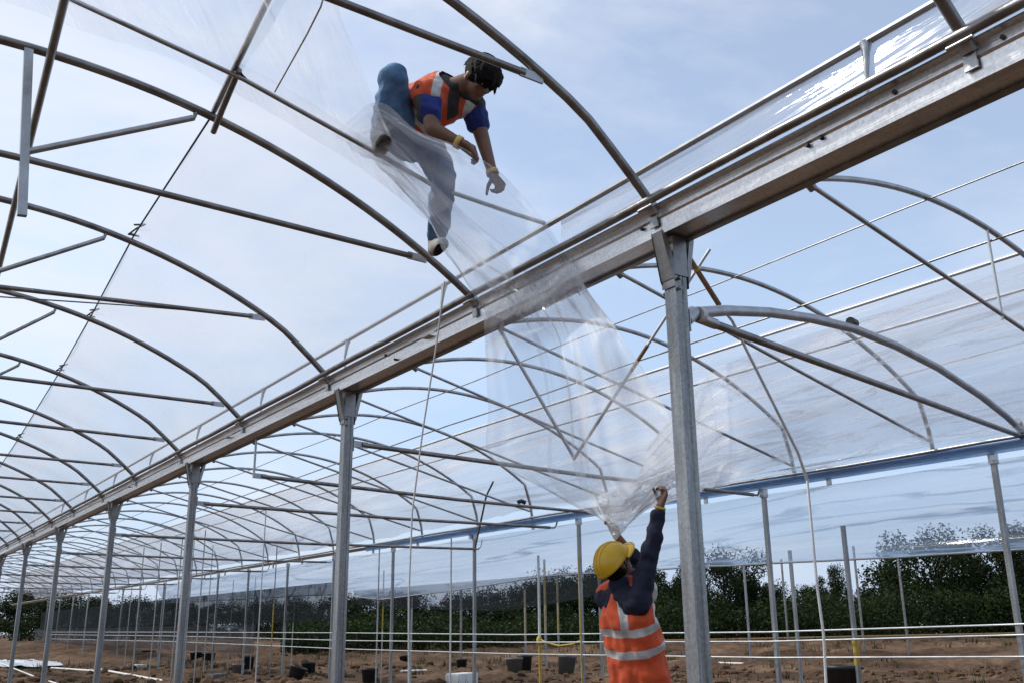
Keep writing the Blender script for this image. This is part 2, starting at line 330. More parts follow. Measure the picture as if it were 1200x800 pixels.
# rail above the gutter
fr_ = thing('film_rail', (3.25, 0, 3.1), 'pale locking rail held above the gutter on thin bent straps', 'rail')
MB().extrude_y([(3.235, 3.505), (3.275, 3.505), (3.275, 3.518), (3.262, 3.522), (3.248, 3.522), (3.235, 3.518)][::-1], -1.2, 40, 10).build('rail_profile', M['pale'], fr_)
for y in (2.12, 5.7, 7.35, 9.4, 11.6, 13.8, 16, 18.2, 20.4):
    MB().tube([(3.255, y, 3.51), (3.25, y, 3.46), (3.235, y, 3.36), (3.25, y + .02, 3.26), (3.27, y + .02, 3.11)], [.028, .016, .011, .010, .012], 8).build('bent_strap', M['steel'], fr_)
# ------------------------------------------------------------------ posts under the main gutter
POST_Y = [3.21, 6.99, 11.16, 15.2, 19.5, 23.5, 27.6, 31.7, 35.8, 39.9, 44.0]
def make_post():
    t = thing('gutter_post', (XG, 0, 0), 'x', 'post', 'square steel posts under the main gutter')
    g = MB(); w = .038
    prof = [(-w, -w), (-w * .45, -w), (-w * .35, -w * .82), (w * .35, -w * .82), (w * .45, -w), (w, -w), (w, w), (-w, w)]
    g.add([(x + XG, y, z) for z in (-.1, 2.83) for (x, y) in prof], [(k, (k + 1) % 8, 8 + (k + 1) % 8, 8 + k) for k in range(8)] + [tuple(range(8, 16))], False)
    # groove on the -X face
    g.build('shaft', M['post'], t)
    for sx in (-1, 1):
        h = MB(); x0 = XG + sx * .046; x1 = XG + sx * .098
        for dy in (-.045, .045):
            h.add([(x0, dy, 2.72), (x0, dy, 2.84), (x1 - sx * .02, dy * .8, 2.962), (x1 + sx * .008, dy * .8, 2.985), (x1 + sx * .010, dy * .8, 2.965), (x0 + sx * .010, dy, 2.74)], [(0, 1, 2, 3, 4, 5)], False)
        h.add([(x0, -.045, 2.70), (x0, .045, 2.70), (x0, .045, 2.84), (x0, -.045, 2.84)], [(0, 1, 2, 3)], False)
        h.add([(x0 + sx * .004, -.045, 2.74), (x0 + sx * .004, .045, 2.74), (x1 + sx * .009, .036, 2.975), (x1 + sx * .009, -.036, 2.975)], [(0, 1, 2, 3)], False)
        h.build('head_bracket', M['dull'], t)
    for z in (2.69, 2.74):
        MB().tube([(XG - .02, -.06, z), (XG - .02, .06, z)], .009, 6).build('bolt', M['dull'], t)
    MB().box((XG, 0, 2.86), (.088, .088, .20)).build('head_sleeve', M['dull'], t)
    MB().box((XG + .046, -.002, 2.545), (.006, .075, .11)).build('side_plate', M['steel'], t)
    return t
post0 = make_post()
plab = ['thick square galvanised post beside the worker in the yellow helmet', 'square post under the gutter halfway along, left of the white cord', 'square gutter post third in line from the yellow helmeted worker', 'square gutter post fourth in line from the yellow helmeted worker', 'square gutter post fifth in line from the yellow helmeted worker', 'square gutter post sixth in line, near the far left edge']
for i, y in enumerate(POST_Y):
    o = post0 if i == 0 else copy_tree(post0)
    o.location.y = y
    o['label'] = plab[i] if i < 6 else 'small distant gutter post at the far left end of the row'
# ------------------------------------------------------------------ left bay hoops
LEFT_Y = [-.5, 1.57, 3.23, 4.9, 7.2, 9.28, 11.45, 13.6, 15.65, 17.9, 20.0, 22.05, 24.0, 25.9, 28, 30.1, 32.2]
def left_hoop(y, tie, label, full=True, r=.0235):
    t = thing('roof_hoop', (XL, y, 3.0), label, 'hoop', 'steel hoops over the left bay')
    a = [(XL + d, y, zl2(XL + d, y)) for d in np.linspace(-2.74, 2.66, 44)] + [(3.05, y, zl(3.01) - .045)]
    MB().tube(a, r, 12 if y < 12 else 8).build('arch_tube', M['dull'] if y < 12 else M['dull'], t)
    k = MB(); k.tube([(2.985, y, 3.155), (3.03, y, 3.085)], .032, 10); k.box((3.022, y, 3.06), (.010, .05, .10)); k.tube([(2.97, y - .05, 3.10), (2.97, y + .05, 3.10)], .01, 6)
    k.build('foot_clamp', M['steel'], t)
    if tie:
        (x1, z1), z0 = tie
        x1 = max(x for x in np.arange(1.2, 3.0, .005) if zl2(x, y) >= z1 + .02) - .01
        x0 = 2 * XL - x1
        tb = MB().tube([(x0, y, z0), (.45, y, z0 - .01), (x1 - .1, y, z1)], .018, 10).build('tie_bar', M['dull'], t)
        c = MB(); c.box((x1 - .06, y, z1), (.13, .012, .045), Quaternion((0, 1, 0), math.atan2(z0 - z1, 2))); c.tube([(x1 - .01, y, z1), (x1 + .015, y, zl2(x1 + .015, y))], .009, 6)
        c.build('tie_clamp', M['steel'], tb)
        kx = .40
        MB().box((kx, y, (zl2(kx, y) + z0 - .3) / 2), (.042, .036, zl2(kx, y) - z0 + .32), Quaternion((0, 1, 0), R_(-5))).build('king_post', M['steel'], t)
        for sx in (1,):
            xa, xb = kx + sx * .02, kx + sx * .80
            st = MB().tube([(xa, y, z0 + .03), (xb, y, zl2(xb, y) - .06)], .018, 8).build('strut', M['steel'], t)
            MB().tube([(xb, y, zl2(xb, y) - .07), (xb + .02, y, zl2(xb, y))], .012, 6).build('strut_clip', M['dull'], st)
    return t
ties = {1.57: ((2.45, 3.55), 3.62), 3.23: ((2.38, 3.61), 3.66), 4.9: ((2.67, 3.32), 3.39), 7.2: ((2.40, 3.53), 3.44), 9.28: ((2.74, 3.27), 3.30), 11.45: ((2.75, 3.27), 3.33)}
llab = {1.57: 'steel roof hoop at the upper right corner, meeting the gutter nearest the camera', 3.23: 'large steel hoop right of the crouching worker, its foot above the first post',
        4.9: 'curved steel hoop under the front foot of the crouching worker', 7.2: 'left bay hoop whose foot meets the gutter above the halfway post',
        9.28: 'left bay hoop between the halfway post and the third post', 11.45: 'left bay hoop whose foot sits above the third gutter post'}
far_hoop = None
for i, y in enumerate(LEFT_Y):
    if y in ties: left_hoop(y, ties[y], llab[y])
    elif y < 0: continue
    elif far_hoop is None:
        far_hoop = left_hoop(y, ((2.74, 3.27), 3.32), 'small far left bay hoop receding towards the left edge of the view', r=.024)
    else:
        o = copy_tree(far_hoop); o.location.y = y
# purlins of the left bay
def tubething(name, pts, r, m, label, cat, group=None, part='tube', n=10):
    pts = [Vector(p) for p in pts]
    o = MB().tube(pts, r, n).build(name, M[m], None, base=pts[0]); return tag(o, label, cat, group)
tubething('ridge_purlin', [(.33, 2.4, 3.90), (.43, 4.29, 3.93), (.63, 8.17, 3.93), (1.0, 15.2, 3.91)], .021, 'dull', 'dark steel purlin crossing the upper left corner under the hoops', 'purlin')
wp = [(1.13, 2.2, zl2(1.13, 2.2) + .035), (1.22, 3.4, zl2(1.22, 3.4) + .04), (1.31, 4.9, zl(1.31) + .04)]
tubething('roof_purlin', wp, .017, 'steel', 'pale steel purlin left of the crouching worker, ending where the thin wire begins', 'purlin')
wq = [(1.31, 4.92, zl(1.31) + .03), (1.40, 7.14, zl2(1.4, 7.14) + .03), (1.52, 9.3, zl2(1.52, 9.3) + .03), (1.62, 11.4, zl2(1.62, 11.4) + .03), (1.78, 15.6, zl2(1.78, 15.6) + .03), (2.1, 26, zl2(2.1, 26) + .03)]
tubething('edge_wire', wq, .006, 'dark', 'thin dark wire along the left edge of the roof film', 'wire')
for i, p in enumerate(wq[1:5]):
    tag(MB().tube([Vector(p) + Vector((.05 * math.sin(k * 2.1), .10 - k * .06, .02 + .03 * math.cos(k * 1.7))) for k in range(6)], .007, 6).build('wire_tie', M['dark'], base=p),
        ['dark twist of wire on the hoop above the halfway post', 'dark twist of wire on the hoop between the halfway and third posts', 'dark twist of wire on the hoop above the third post', 'dark twist of wire on a far hoop near the left edge'][i], 'wire tie', 'wire twists along the film edge')
pole = [aty(40, -22, 4.48), aty(85, 0, 4.48), aty(285, 93, 4.48), aty(440, 179, 4.48), aty(510, 219, 4.46), aty(600, 250, 4.45), (3.25, 4.45, 3.53)]
tubething('roof_rod', pole, .013, 'steel', 'slim steel rod under the rear foot of the crouching worker', 'rod')
sb = thing('spacer_bar', aty(278, 88, 4.47), 'short dark spacer bar joining the slim rod to the curved hoop', 'bar')
MB().tube([aty(280, 82, 4.45), aty(262, 125, 4.72), aty(250, 155, 4.93)], .017).build('bar', M['dull'], sb)
MB().tube([aty(275, 82, 4.45), aty(279, 79, 4.46), aty(283, 88, 4.47), aty(291, 96, 4.48)], .008, 6).build('wire_clip', M['dark'], sb)
tubething('guy_wire', [aty(-40, 345, 7.35), aty(0, 348, 7.3), aty(150, 358, 7.3), aty(297, 370, 7.25)], .0055, 'dull', 'thin wire sagging just below a tie bar at the left edge', 'wire')
tubething('lashing_string', [aty(381, 0, 3.3) + Vector((0, 0, .05)), aty(376, 8, 3.3), aty(360, 40, 3.5), aty(322, 108, 4.3)], .004, 'rope', 'thin pale string hanging near the top, left of the crouching worker', 'string')
# ------------------------------------------------------------------ right bay hoops
RIGHT_Y = [1.9, 3.69, 5.63, 7.4, 9.13, 10.77, 12.68, 14.31, 16.3, 18.35, 20.4, 22.4, 24.5, 26.5, 28.6, 30.7, 32.8, 35, 37.2, 39.4, 41.6, 43.8, 46, 48.2, 50.4, 52.6, 54.8, 57, 59.2]
def right_hoop(variant, label, r=.022, n=10):
    t = thing('roof_hoop', (XR, 0, 3.0), label, 'hoop', 'steel hoops over the right bay')
    a = [(3.2, 0, 3.10)] + [(XR + d, 0, zr(XR + d)) for d in np.linspace(-2.72, 2.6, 46)] + [(8.86, 0, 3.0), (8.9, 0, 2.76)]
    MB().tube(a, r, n).build('arch_tube', M['steel'], t)
    e = (8.84, 2.90)
    ex = [(4.83, 0, zr(4.83) - .03), (e[0] * .6 + 4.83 * .4, 0, e[1] * .6 + .4 * 3.84 + .02), (*[e[0]], 0, e[1])]
    st = MB().tube(ex, .016, 8).build('strut', M['steel'], t)
    MB().tube([(4.80, 0, zr(4.8)), (4.88, 0, zr(4.8) - .05)], .03, 8).build('strut_clip', M['dull'], st)
    hx = 6.93
    if variant == 0: MB().tube([(hx, 0, zr(hx)), (hx + .02, 0, 3.33)], .011, 8).build('hanger', M['pale'], t)
    return t
rlab = ['steel hoop of the right bay at the upper right edge, nearest', 'big arching hoop beneath the gutter at the upper right', 'hoop rising behind the thick square post beside the worker', 'right bay hoop half hidden by the hanging film sheet', 'right bay hoop just right of the white cord, under the gutter', 'right bay hoop starting at the head of the halfway post', 'right bay hoop seen just behind the halfway post', 'right bay hoop emerging left of the halfway post']
rh0 = right_hoop(0, rlab[1]); rh1 = None; rh2 = None
rh0.location.y = 3.69
for i, y in enumerate(RIGHT_Y):
    if i == 1: continue
    if i < 2: o = copy_tree(rh0)
    elif i < 10:
        if rh1 is None: rh1 = right_hoop(1, 'x'); o = rh1
        else: o = copy_tree(rh1)
    else:
        if rh2 is None: rh2 = right_hoop(1, 'x', .022, 6); o = rh2
        else: o = copy_tree(rh2)
    o.location.y = y
    o['label'] = rlab[i] if i < len(rlab) else 'small distant hoop of the right bay, deep in the tunnel'
def yline(X, Z, y0, y1, st=2.0, amp=.01): return [(X, y, Z + amp * math.sin(y * 1.7)) for y in np.arange(y0, y1, st)]
tubething('ridge_wire', yline(6.16, zr(6.16) - .03, -2, 60), .007, 'dull', 'thin dark wire along the crown of the right bay hoops', 'wire', n=6)
tubething('side_wire', yline(6.95, 3.96, -2, 60), .010, 'dull', 'dark wire under the right bay hoops, between crown wire and film edge', 'wire', n=6)
tubething('film_edge_tube', yline(7.42, zr(7.42) + .015, -2, 60, amp=.004), .017, 'pale', 'pale tube along the upper edge of the right roof film', 'tube', n=8)
tubething('lower_purlin', yline(7.85, zr(7.85) + .01, -2, 60, amp=.006), .014, 'pale', 'pale purlin beneath the right roof film, below its edge tube', 'purlin', n=8)
# ------------------------------------------------------------------ second gutter with blue edge
G1Z = 2.70
g1 = thing('side_gutter', (8.9, 0, G1Z), 'slim lower gutter with a blue edge running across the right side', 'gutter')
MB().extrude_y([(8.87, G1Z + .015), (8.96, G1Z + .015), (8.99, G1Z + .06), (8.83, G1Z + .06)][::-1], -3, 70, 24).build('channel', M['gutter'], g1)
MB().tube(yline(8.80, G1Z + .085, -3, 70, .8, .006), .019, 8).build('top_tube', M['steel'], g1)
MB().extrude_y([(8.824, G1Z - .035), (8.826, G1Z - .035), (8.822, G1Z + .07), (8.820, G1Z + .07)][::-1], -3, 18.6, 10).build('edge_strip', M['blue'], g1)
for y in np.arange(1.2, 30, 1.9):
    MB().box((8.85, y, G1Z - .03), (.03, .05, .12)).build('gutter_clip', M['steel'], g1)
# posts on the second gutter
SP = [5.04, 7.91, 11.52, 14.47, 17.54, 20.4, 23.17, 26.0, 28.6, 31.4, 34.4, 37.65, 40.3, 43.5, 46.8, 50.2, 53.6, 57]
sp0 = thing('side_post', (8.92, 0, 0), 'x', 'post', 'slim posts under the blue edged gutter')
MB().add([(8.92 + x, y, z) for z in (-.1, 2.66) for (x, y) in ((-.024, -.022), (.024, -.022), (.024, .022), (-.024, .022))], [(0, 1, 5, 4), (1, 2, 6, 5), (2, 3, 7, 6), (3, 0, 4, 7)], False).build('shaft', M['post'], sp0)
MB().box((8.92, 0, 2.64), (.08, .06, .10)).build('head_plate', M['steel'], sp0)
slab_ = ['slim galvanised post at the right edge of the view', 'slim galvanised post right of the thick square post, with faded yellow tape', 'slim post just left of the worker, with yellow tape beside it', 'slim post left of the white post, with a clamp at its top', 'slim post right of the halfway post, with a yellow strip']
for i, y in enumerate(SP):
    o = sp0 if i == 0 else copy_tree(sp0); o.location.y = y
    o['label'] = slab_[i] if i < 5 else 'slim side gutter post in the distant row left of the halfway post'
# guard pipes
for nm, pts, lb in (('top', [(1260, 728), (1190, 731), (900, 740), (600, 743), (410, 741), (200, 740), (60, 740)], 'topmost of the three pale guard pipes running behind the worker'),
                    ('mid', [(1260, 741), (1190, 743.5), (900, 751), (600, 752), (410, 750), (200, 744.5), (60, 743)], 'middle one of the three pale guard pipes behind the worker'),
                    ('low', [(1260, 768), (1190, 769), (900, 770), (600, 765.5), (410, 760), (200, 751), (60, 748)], 'lowest of the three pale guard pipes behind the worker')):
    tubething('guard_pipe', [atx(*p, 8.84) for p in pts], .0095, 'pale', lb, 'pipe', 'three guard pipes along the side posts', n=8)
# ------------------------------------------------------------------ tie bars from gutter posts to the side gutter
def tie(y0, x0, z0, end, label, r=.021):
    A = Vector((x0, y0, z0)); B = Vector(end)
    t = thing('tie_bar', A, label, 'tie bar', 'tie bars between the two gutters')
    d = (B - A).normalized()
    mid = (A + B) / 2 - Vector((0, 0, .02))
    MB().tube([A + d * .1, mid, B - d * .12], r, 10).build('bar', M['dull'], t)
    k = MB(); k.box(A + d * .08, (.16, .012, .05), Vector((1, 0, 0)).rotation_difference(d)); k.tube([A + d * .02 + Vector((0, -.02, 0)), A + d * .02 + Vector((0, .02, 0))], .014, 6)
    k.build('end_plate', M['steel'], t)
    k = MB().tube([B - d * .14, B - d * .02, B + Vector((.02, 0, .05)), B + Vector((.05, 0, .16))], .013, 8); k.build('end_hook', M['steel'], t)
    return t
tie(6.99, 3.16, 2.555, aty(889, 580, 7.97), 'long tie bar from the halfway post to the blue edged gutter, behind the raised hand')
t2 = tie(9.28, 3.16, 2.6, atx(700, 601, 8.85), 'tie bar carrying a black clip, just below the longest tie bar')
MB().tube([(3.17, 9.28, 2.58), (3.17, 9.28, 2.97)], .012, 8).build('hanger', M['steel'], t2)
p = atx(612, 588, 7.6); MB().tube([p + Vector((-.06, 0, 0)), p + Vector((0, .02, .02)), p + Vector((.06, .02, 0))], .03, 8).build('black_clip', M['dark'], t2)
tie(11.16, 3.16, 2.53, atx(651, 618, 8.85), 'tie bar ending in a hook below the bar with the black clip')
tie(15.2, 3.16, 2.5, atx(562, 643, 8.85), 'thin tie bar from the fourth gutter post, fourth below the raised hand')
for y in (19.5, 23.5, 27.6, 31.7, 35.8, 39.9): tie(y, 3.16, 2.52, (8.85, y + .9, 2.55), 'small distant tie bar crossing the tunnel at the left')
# lower arch with chord on the first post
A = (3.17, 3.21, 2.555); B = atx(1200, 510, 8.9)
la = thing('braced_arch', A, 'thick low arch with straight chord bolted to the thick square post', 'arch')
ap = [atplane(x, y, A, B) for x, y in [(812, 367), (850, 364), (900, 366), (950, 373), (1000, 385), (1050, 405), (1100, 431), (1150, 464), (1180, 488), (1198, 505)]]
MB().tube([A] + ap[:1], .036, 12).build('end_sleeve', M['steel'], la)
MB().tube(ap, .029, 12).build('arch_tube', M['steel'], la)
cp = [atplane(x, y, A, B) for x, y in [(824, 375), (1000, 439), (1197, 511)]]
ch = MB().tube(cp, .022, 10).build('chord', M['dull'], la)
MB().tube([atplane(815, 371, A, B), atplane(838, 380, A, B)], .028, 8).build('chord_plate', M['steel'], ch)
MB().tube([ap[0] + Vector((.03, 0, 0)), ap[0] + Vector((.07, .01, .003))], .038, 12).build('collar', M['white'], la)
MB().tube([ap[-1] + Vector((-.12, -.03, .08)), ap[-1] + Vector((.03, .01, -.03)), ap[-1] + Vector((.02, 0, -.12))], .04, 8).build('node_clamp', M['steel'], la)
p0 = ap[4]; MB().tube([p0 + Vector((-.04, -.01, .04)), p0 + Vector((.05, .02, .045))], .03, 8).build('film_clip', M['dark'], la)
# diagonal braces
tubething('diagonal_brace', [(4.82, 7.4, zr(4.82) - .02), aty(673, 536, 7.25)], .017, 'steel', 'thin diagonal brace left of two, meeting on the long tie bar', 'brace')
br = thing('diagonal_brace', (5.6, 7.2, 2.6), 'rusty diagonal brace right of two, rising from the long tie bar', 'brace')
q0, q1 = aty(672, 538, 7.22), aty(832, 292, 5.63)
ln = lambda t: q0 + (q1 - q0) * t
MB().tube([ln(0), ln(.44)], .016).build('lower_tube', M['dull'], br); MB().tube([ln(.44), ln(.56)], .018).build('rusty_sleeve', M['rust'], br); MB().tube([ln(.56), ln(1)], .014).build('upper_tube', M['pale'], br)
b3 = thing('diagonal_brace', (4.9, 5.0, 3.9), 'yellow taped diagonal brace descending from the gutter behind the thick square post', 'brace')
q = [aty(x, y, 5.0) for x, y in [(797, 285), (808, 303), (843, 358), (858, 376), (935, 530), (946, 562)]]
MB().tube([q[0], q[1]], .02).build('upper_tube', M['steel'], b3); MB().tube([q[1], q[2]], .021).build('taped_section', M['rust'], b3)
MB().tube([q[2], q[3], q[4], q[5]], .012).build('lower_tube', M['pale'], b3)
MB().tube([ln(0) * 0 + q[1] + (q[2] - q[1]) * .22, q[1] + (q[2] - q[1]) * .27], .026).build('tape_ring', M['yellow'], b3)
dp = [aty(946, 562, 5.0), aty(958, 690, 5.0), aty(965, 742, 5.0), aty(968, 800, 5.0), aty(971, 860, 5.0)]
dp[-1].z = min(dp[-1].z, .3)
tubething('drop_pole', dp + [Vector((dp[-1].x, dp[-1].y, -.05))], .0105, 'white', 'thin leaning white pole beside the black tub', 'pole')
tubething('corner_brace', [atx(578, 564, 8.2), atx(570, 580, 8.4), atx(556, 645, 8.85)], .016, 'dull', 'short brace from a clamp topped side post up to the bar with black clip', 'brace')
# white cord
cd = [aty(521, 330, 4.86), aty(512, 400, 4.9), aty(496, 500, 4.95), aty(483, 600, 5.0), aty(479, 700, 5.02), aty(479, 800, 5.04)]
cd.append(Vector((cd[-1].x, cd[-1].y, .0)))
tubething('hanging_rope', cd, .0052, 'rope', 'white cord hanging straight down from the front foot of the crouching worker', 'cord')
# slim drop poles in the tunnel and outer posts
def pole_thing(px, ytop, pyb, X, label, r=.016, m='steel', yel=None, zb=-.05, grp='slim upright poles inside the tunnel', ztop=None):
    p = atx(px, pyb, X); z1 = atx(px, ytop, X).z if ztop is None else ztop
    t = thing('upright_pole', (X, p.y, 0), label, 'pole', grp)
    MB().tube([(X, p.y, zb), (X, p.y, z1)], r, 8).build('shaft', M[m], t)
    if yel: MB().tube([(X, p.y, yel[0]), (X, p.y, yel[1])], r * 1.12, 8).build('tape', M['yellow'], t)
    return t
pole_thing(442, 636, 740, 9.15, 'slim pole right of the halfway post, left of the yellow striped pole', .016)
pole_thing(448, 668, 740, 9.6, 'slim pole with yellow upper half right of the halfway post', .014, 'steel', (1.1, 1.7))
pole_thing(482, 699, 740, 9.8, 'dark slim pole standing right behind the white cord', .02, 'steel')
pole_thing(528, 630, 740, 8.7, 'pale pole between the white cord and the clamp topped post', .015, 'pale')
pole_thing(303, 592, 740, 6.25, 'tall pale pole rising high between the second and third gutter posts', .012, 'pale', ztop=3.25)
pole_thing(319, 640, 740, 8.3, 'pole with a long yellow middle left of the halfway post', .013, 'dull', (.85, 1.7))
pole_thing(343, 700, 740, 9.6, 'slim pole close to the left side of the halfway post', .013)
pole_thing(242, 640, 740, 8.2, 'slim pole third right of the third gutter post', .013)
pole_thing(219, 600, 740, 6.9, 'slim pole close to the right side of the third gutter post', .012, ztop=3.4)
pole_thing(632, 650, 720, 9.3, 'white upper pole with yellow base tied to the next post', .022, 'white', (.0, .98))
for px, X in ((232, 6.25), (205, 6.25), (180, 6.25), (160, 6.25), (190, 8.2), (150, 8.2), (100, 8.2), (82, 8.2), (270, 9.8), (296, 9.8), (140, 9.8), (90, 9.8)):
    pole_thing(px, 640, 735, X, 'thin distant pole among the forest of uprights at the left', .014, ztop=3.2 if X < 7 else 2.6)
yt = thing('yellow_rope', atx(637, 750, 9.25), 'yellow rope knotted on the white pole and strung to the next post', 'rope')
MB().tube([atx(x, y, 9.2) for x, y in [(632, 748), (640, 752), (655, 756), (672, 754), (680, 750)]], .014, 8).build('strand', M['yellow'], yt)
MB().sphere(atx(632, 750, 9.2), .06, 2, (.7, 1, 1.3)).build('knot', M['yellow'], yt)
t = MB().tube([atx(678, 650, 8.83), atx(684, 860, 8.83)], .011, 8); tag(t.build('yellow_strip', M['yellow'], base=atx(680, 750, 8.83)), 'long yellow strip taped along the post just left of the worker', 'tape')
outer = [(880, 651, 773, 'grey outer post right of the thick square post, topped by film'), (925, 655, 765, 'dark grey outer post standing near the hedge, right of the taped post'), (939, 645, 797, 'grey outer post immediately left of the leaning white pole'), (1014, 640, 770, 'thin dark outer post just right of the black tub'),
         (1066, 655, 770, 'thin dark outer post in front of the right hand tree'), (640, 655, 775, 'outer post with yellow top and a grey bucket at its foot'), (706, 660, 788, 'grey outer post close behind the worker on his left'), (616, 690, 770, 'outer post with faded yellow length left of the bucket post'),
         (655, 670, 768, 'yellow outer post right of the white and yellow pole'), (540, 690, 775, 'dark outer post left of the clamp topped post')]
for px, yt_, yb, lb in outer:
    p = atz(px, yb, .15); t = thing('outer_post', (p.x, p.y, 0), lb, 'post', 'outer posts near the hedge')
    z1 = aty(px, yt_, p.y).z
    MB().add([(p.x + x, p.y + y, z) for z in (-.1, z1) for (x, y) in ((-.027, -.025), (.027, -.025), (.027, .025), (-.027, .025))], [(0, 1, 5, 4), (1, 2, 6, 5), (2, 3, 7, 6), (3, 0, 4, 7), (4, 5, 6, 7)], False).build('shaft', M['post'] if 'dark' not in lb else M['dull'], t)
    if 'yellow' in lb: MB().box((p.x - .02, p.y - .035, z1 * .62), (.045, .012, z1 * .6)).build('tape', M['yellow'], t)
pole_thing(1001, 614, 740, 8.97, 'slim post behind the black tub with a worn yellow patch', .028, 'post', (.72, .98), grp='slim posts under the blue edged gutter')
# ------------------------------------------------------------------ films
def grid_surface(rows, nu, nv, disp=None, name='film_sheet', m='film', label='', cat='film', group=None, fold=None):
    """rows: list of lists of Vectors (same length) -> Catmull-Rom surface."""
    def cr(p, t):
        n = len(p) - 1; x = t * n; i = min(int(x), n - 1); f = x - i
        a, b, c, d = p[max(i - 1, 0)], p[i], p[i + 1], p[min(i + 2, n)]
        return .5 * ((2 * b) + (c - a) * f + (2 * a - 5 * b + 4 * c - d) * f * f + (3 * b - a - 3 * c + d) * f ** 3)
    rows = [[Vector(p) for p in r] for r in rows]
    g = MB(); vs = []
    for i in range(nu + 1):
        u = i / nu
        for j in range(nv + 1):
            v = j / nv
            p = cr([cr(r, v) for r in rows], u)
            if disp: p = p + disp(u, v, p)
            vs.append(p)
    fs = [(i * (nv + 1) + j, i * (nv + 1) + j + 1, (i + 1) * (nv + 1) + j + 1, (i + 1) * (nv + 1) + j) for i in range(nu) for j in range(nv)]
    g.add(vs, fs, True); o = g.build(name, M[m], base=vs[0]); tag(o, label, cat, group)
    if fold:
        lu = sum((vs[(i + 1) * (nv + 1) + nv // 2] - vs[i * (nv + 1) + nv // 2]).length for i in range(nu)); lv = sum((vs[(nu // 2) * (nv + 1) + j + 1] - vs[(nu // 2) * (nv + 1) + j]).length for j in range(nv))
        uv = o.data.uv_layers.new(name='uv'); idx = np.empty(len(o.data.loops), dtype=np.int32); o.data.loops.foreach_get('vertex_index', idx)
        U_ = (idx // (nv + 1)) / nu; V_ = (idx % (nv + 1)) / nv
        a = np.stack([U_ * lu, V_ * max(lv, .6)] if fold == 'u' else [V_ * lv, U_ * max(lu, .6)], 1).astype(np.float32); uv.data.foreach_set('uv', a.ravel())
    return o
nz = lambda x, y, z=0: noise.noise(Vector((x, y, z)))
# F1: roof film of the left bay, from the edge wire to the gutter
def f1p(y, s):
    xw = float(np.interp(y, [4.4, 4.9, 7.14, 9.3, 11.4, 15.6, 26, 40], [1.29, 1.31, 1.40, 1.52, 1.62, 1.78, 2.1, 2.4]))
    x = xw + (3.04 - xw) * s
    return Vector((x, y, max(zl2(x, y), 3.09) + .035))
ys = list(np.linspace(4.40, 34, 40))
grid_surface([[f1p(y, s) for s in np.linspace(0, 1, 12)] for y in ys], 160, 24, lambda u, v, p: Vector((0, 0, .02 * nz(p.x * 2, p.y * 1.2) - .02 * abs(math.sin(math.pi * (p.y - 4.9) / 2.1)))), 'roof_film', 'film_taut', 'large clear film stretched over the left bay from edge wire to gutter', 'plastic film')
# F2: film lying across the top of the left bay, nearer the camera
def hit(px, py, dz=.08):
    d = ray(px, py); best = None
    for s in np.linspace(1.5, 12, 2000):
        p = CAM + d / FPX * s
        if abs(p[0] - XL) < 2.75 and p[2] >= zl(p[0]) + dz: return Vector(p)
    return Vector(CAM + d / FPX * 6)
bound = [(385, -60), (400, 15), (425, 80), (455, 150), (485, 208), (511, 263)]
bl = [hit(*p) for p in bound]
rows = []
for b in bl:
    y = b.y
    rows.append([Vector((x, y, zl(x) + .07)) for x in np.linspace(-1.6, b.x, 10)])
# far end follows the hoop at Y = 4.9
grid_surface(rows, 50, 60, lambda u, v, p: Vector((0, 0, .03 * nz(p.x * 2.4, p.y * 1.4, 2) + .018 * nz(p.x * 9, p.y * 3, 4))), 'roof_film', 'film_swath', 'loose clear film over the upper left roof, its slanting edge beside the crouching worker', 'plastic film', fold='u')
# F3a: film the crouching worker gathers
D = lambda x, y, d: atd(x, y, d)
gx = lambda x, y: atx(x, y, 2.93)
r1 = [D(392, 158, 5.35), D(440, 120, 5.22), D(490, 152, 5.08), D(548, 179, 5.10), D(593, 213, 5.34), D(642, 262, 5.5), gx(688, 342)]
r2 = [D(400, 165, 5.38), D(442, 140, 5.24), D(492, 172, 5.1), D(540, 205, 5.06), D(590, 240, 5.25), D(632, 288, 5.5), gx(664, 352)]
r3 = [D(420, 180, 5.42), D(455, 178, 5.3), D(498, 215, 5.2), D(537, 245, 5.2), D(580, 280, 5.4), D(612, 315, 5.6), gx(632, 362)]
r4 = [D(450, 200, 5.45), D(478, 222, 5.38), D(508, 258, 5.35), D(536, 285, 5.4), D(565, 315, 5.55), D(590, 342, 5.7), gx(600, 368)]
r5 = [D(500, 250, 5.5), D(508, 268, 5.5), D(520, 292, 5.52), D(536, 316, 5.6), D(552, 340, 5.7), D(564, 360, 5.78), gx(570, 376)]
grid_surface([r1, r2, r3, r4, r5], 56, 110, lambda u, v, p: Vector((.0, -.035 * nz(u * 9, v * 4, 1) - .02 * nz(u * 22, v * 6, 5), .03 * nz(u * 8 + 3, v * 5, 2))), 'gathered_film', 'film_bunch', 'bunched clear film pulled by the crouching worker across his legs to the gutter', 'plastic film', fold='v')
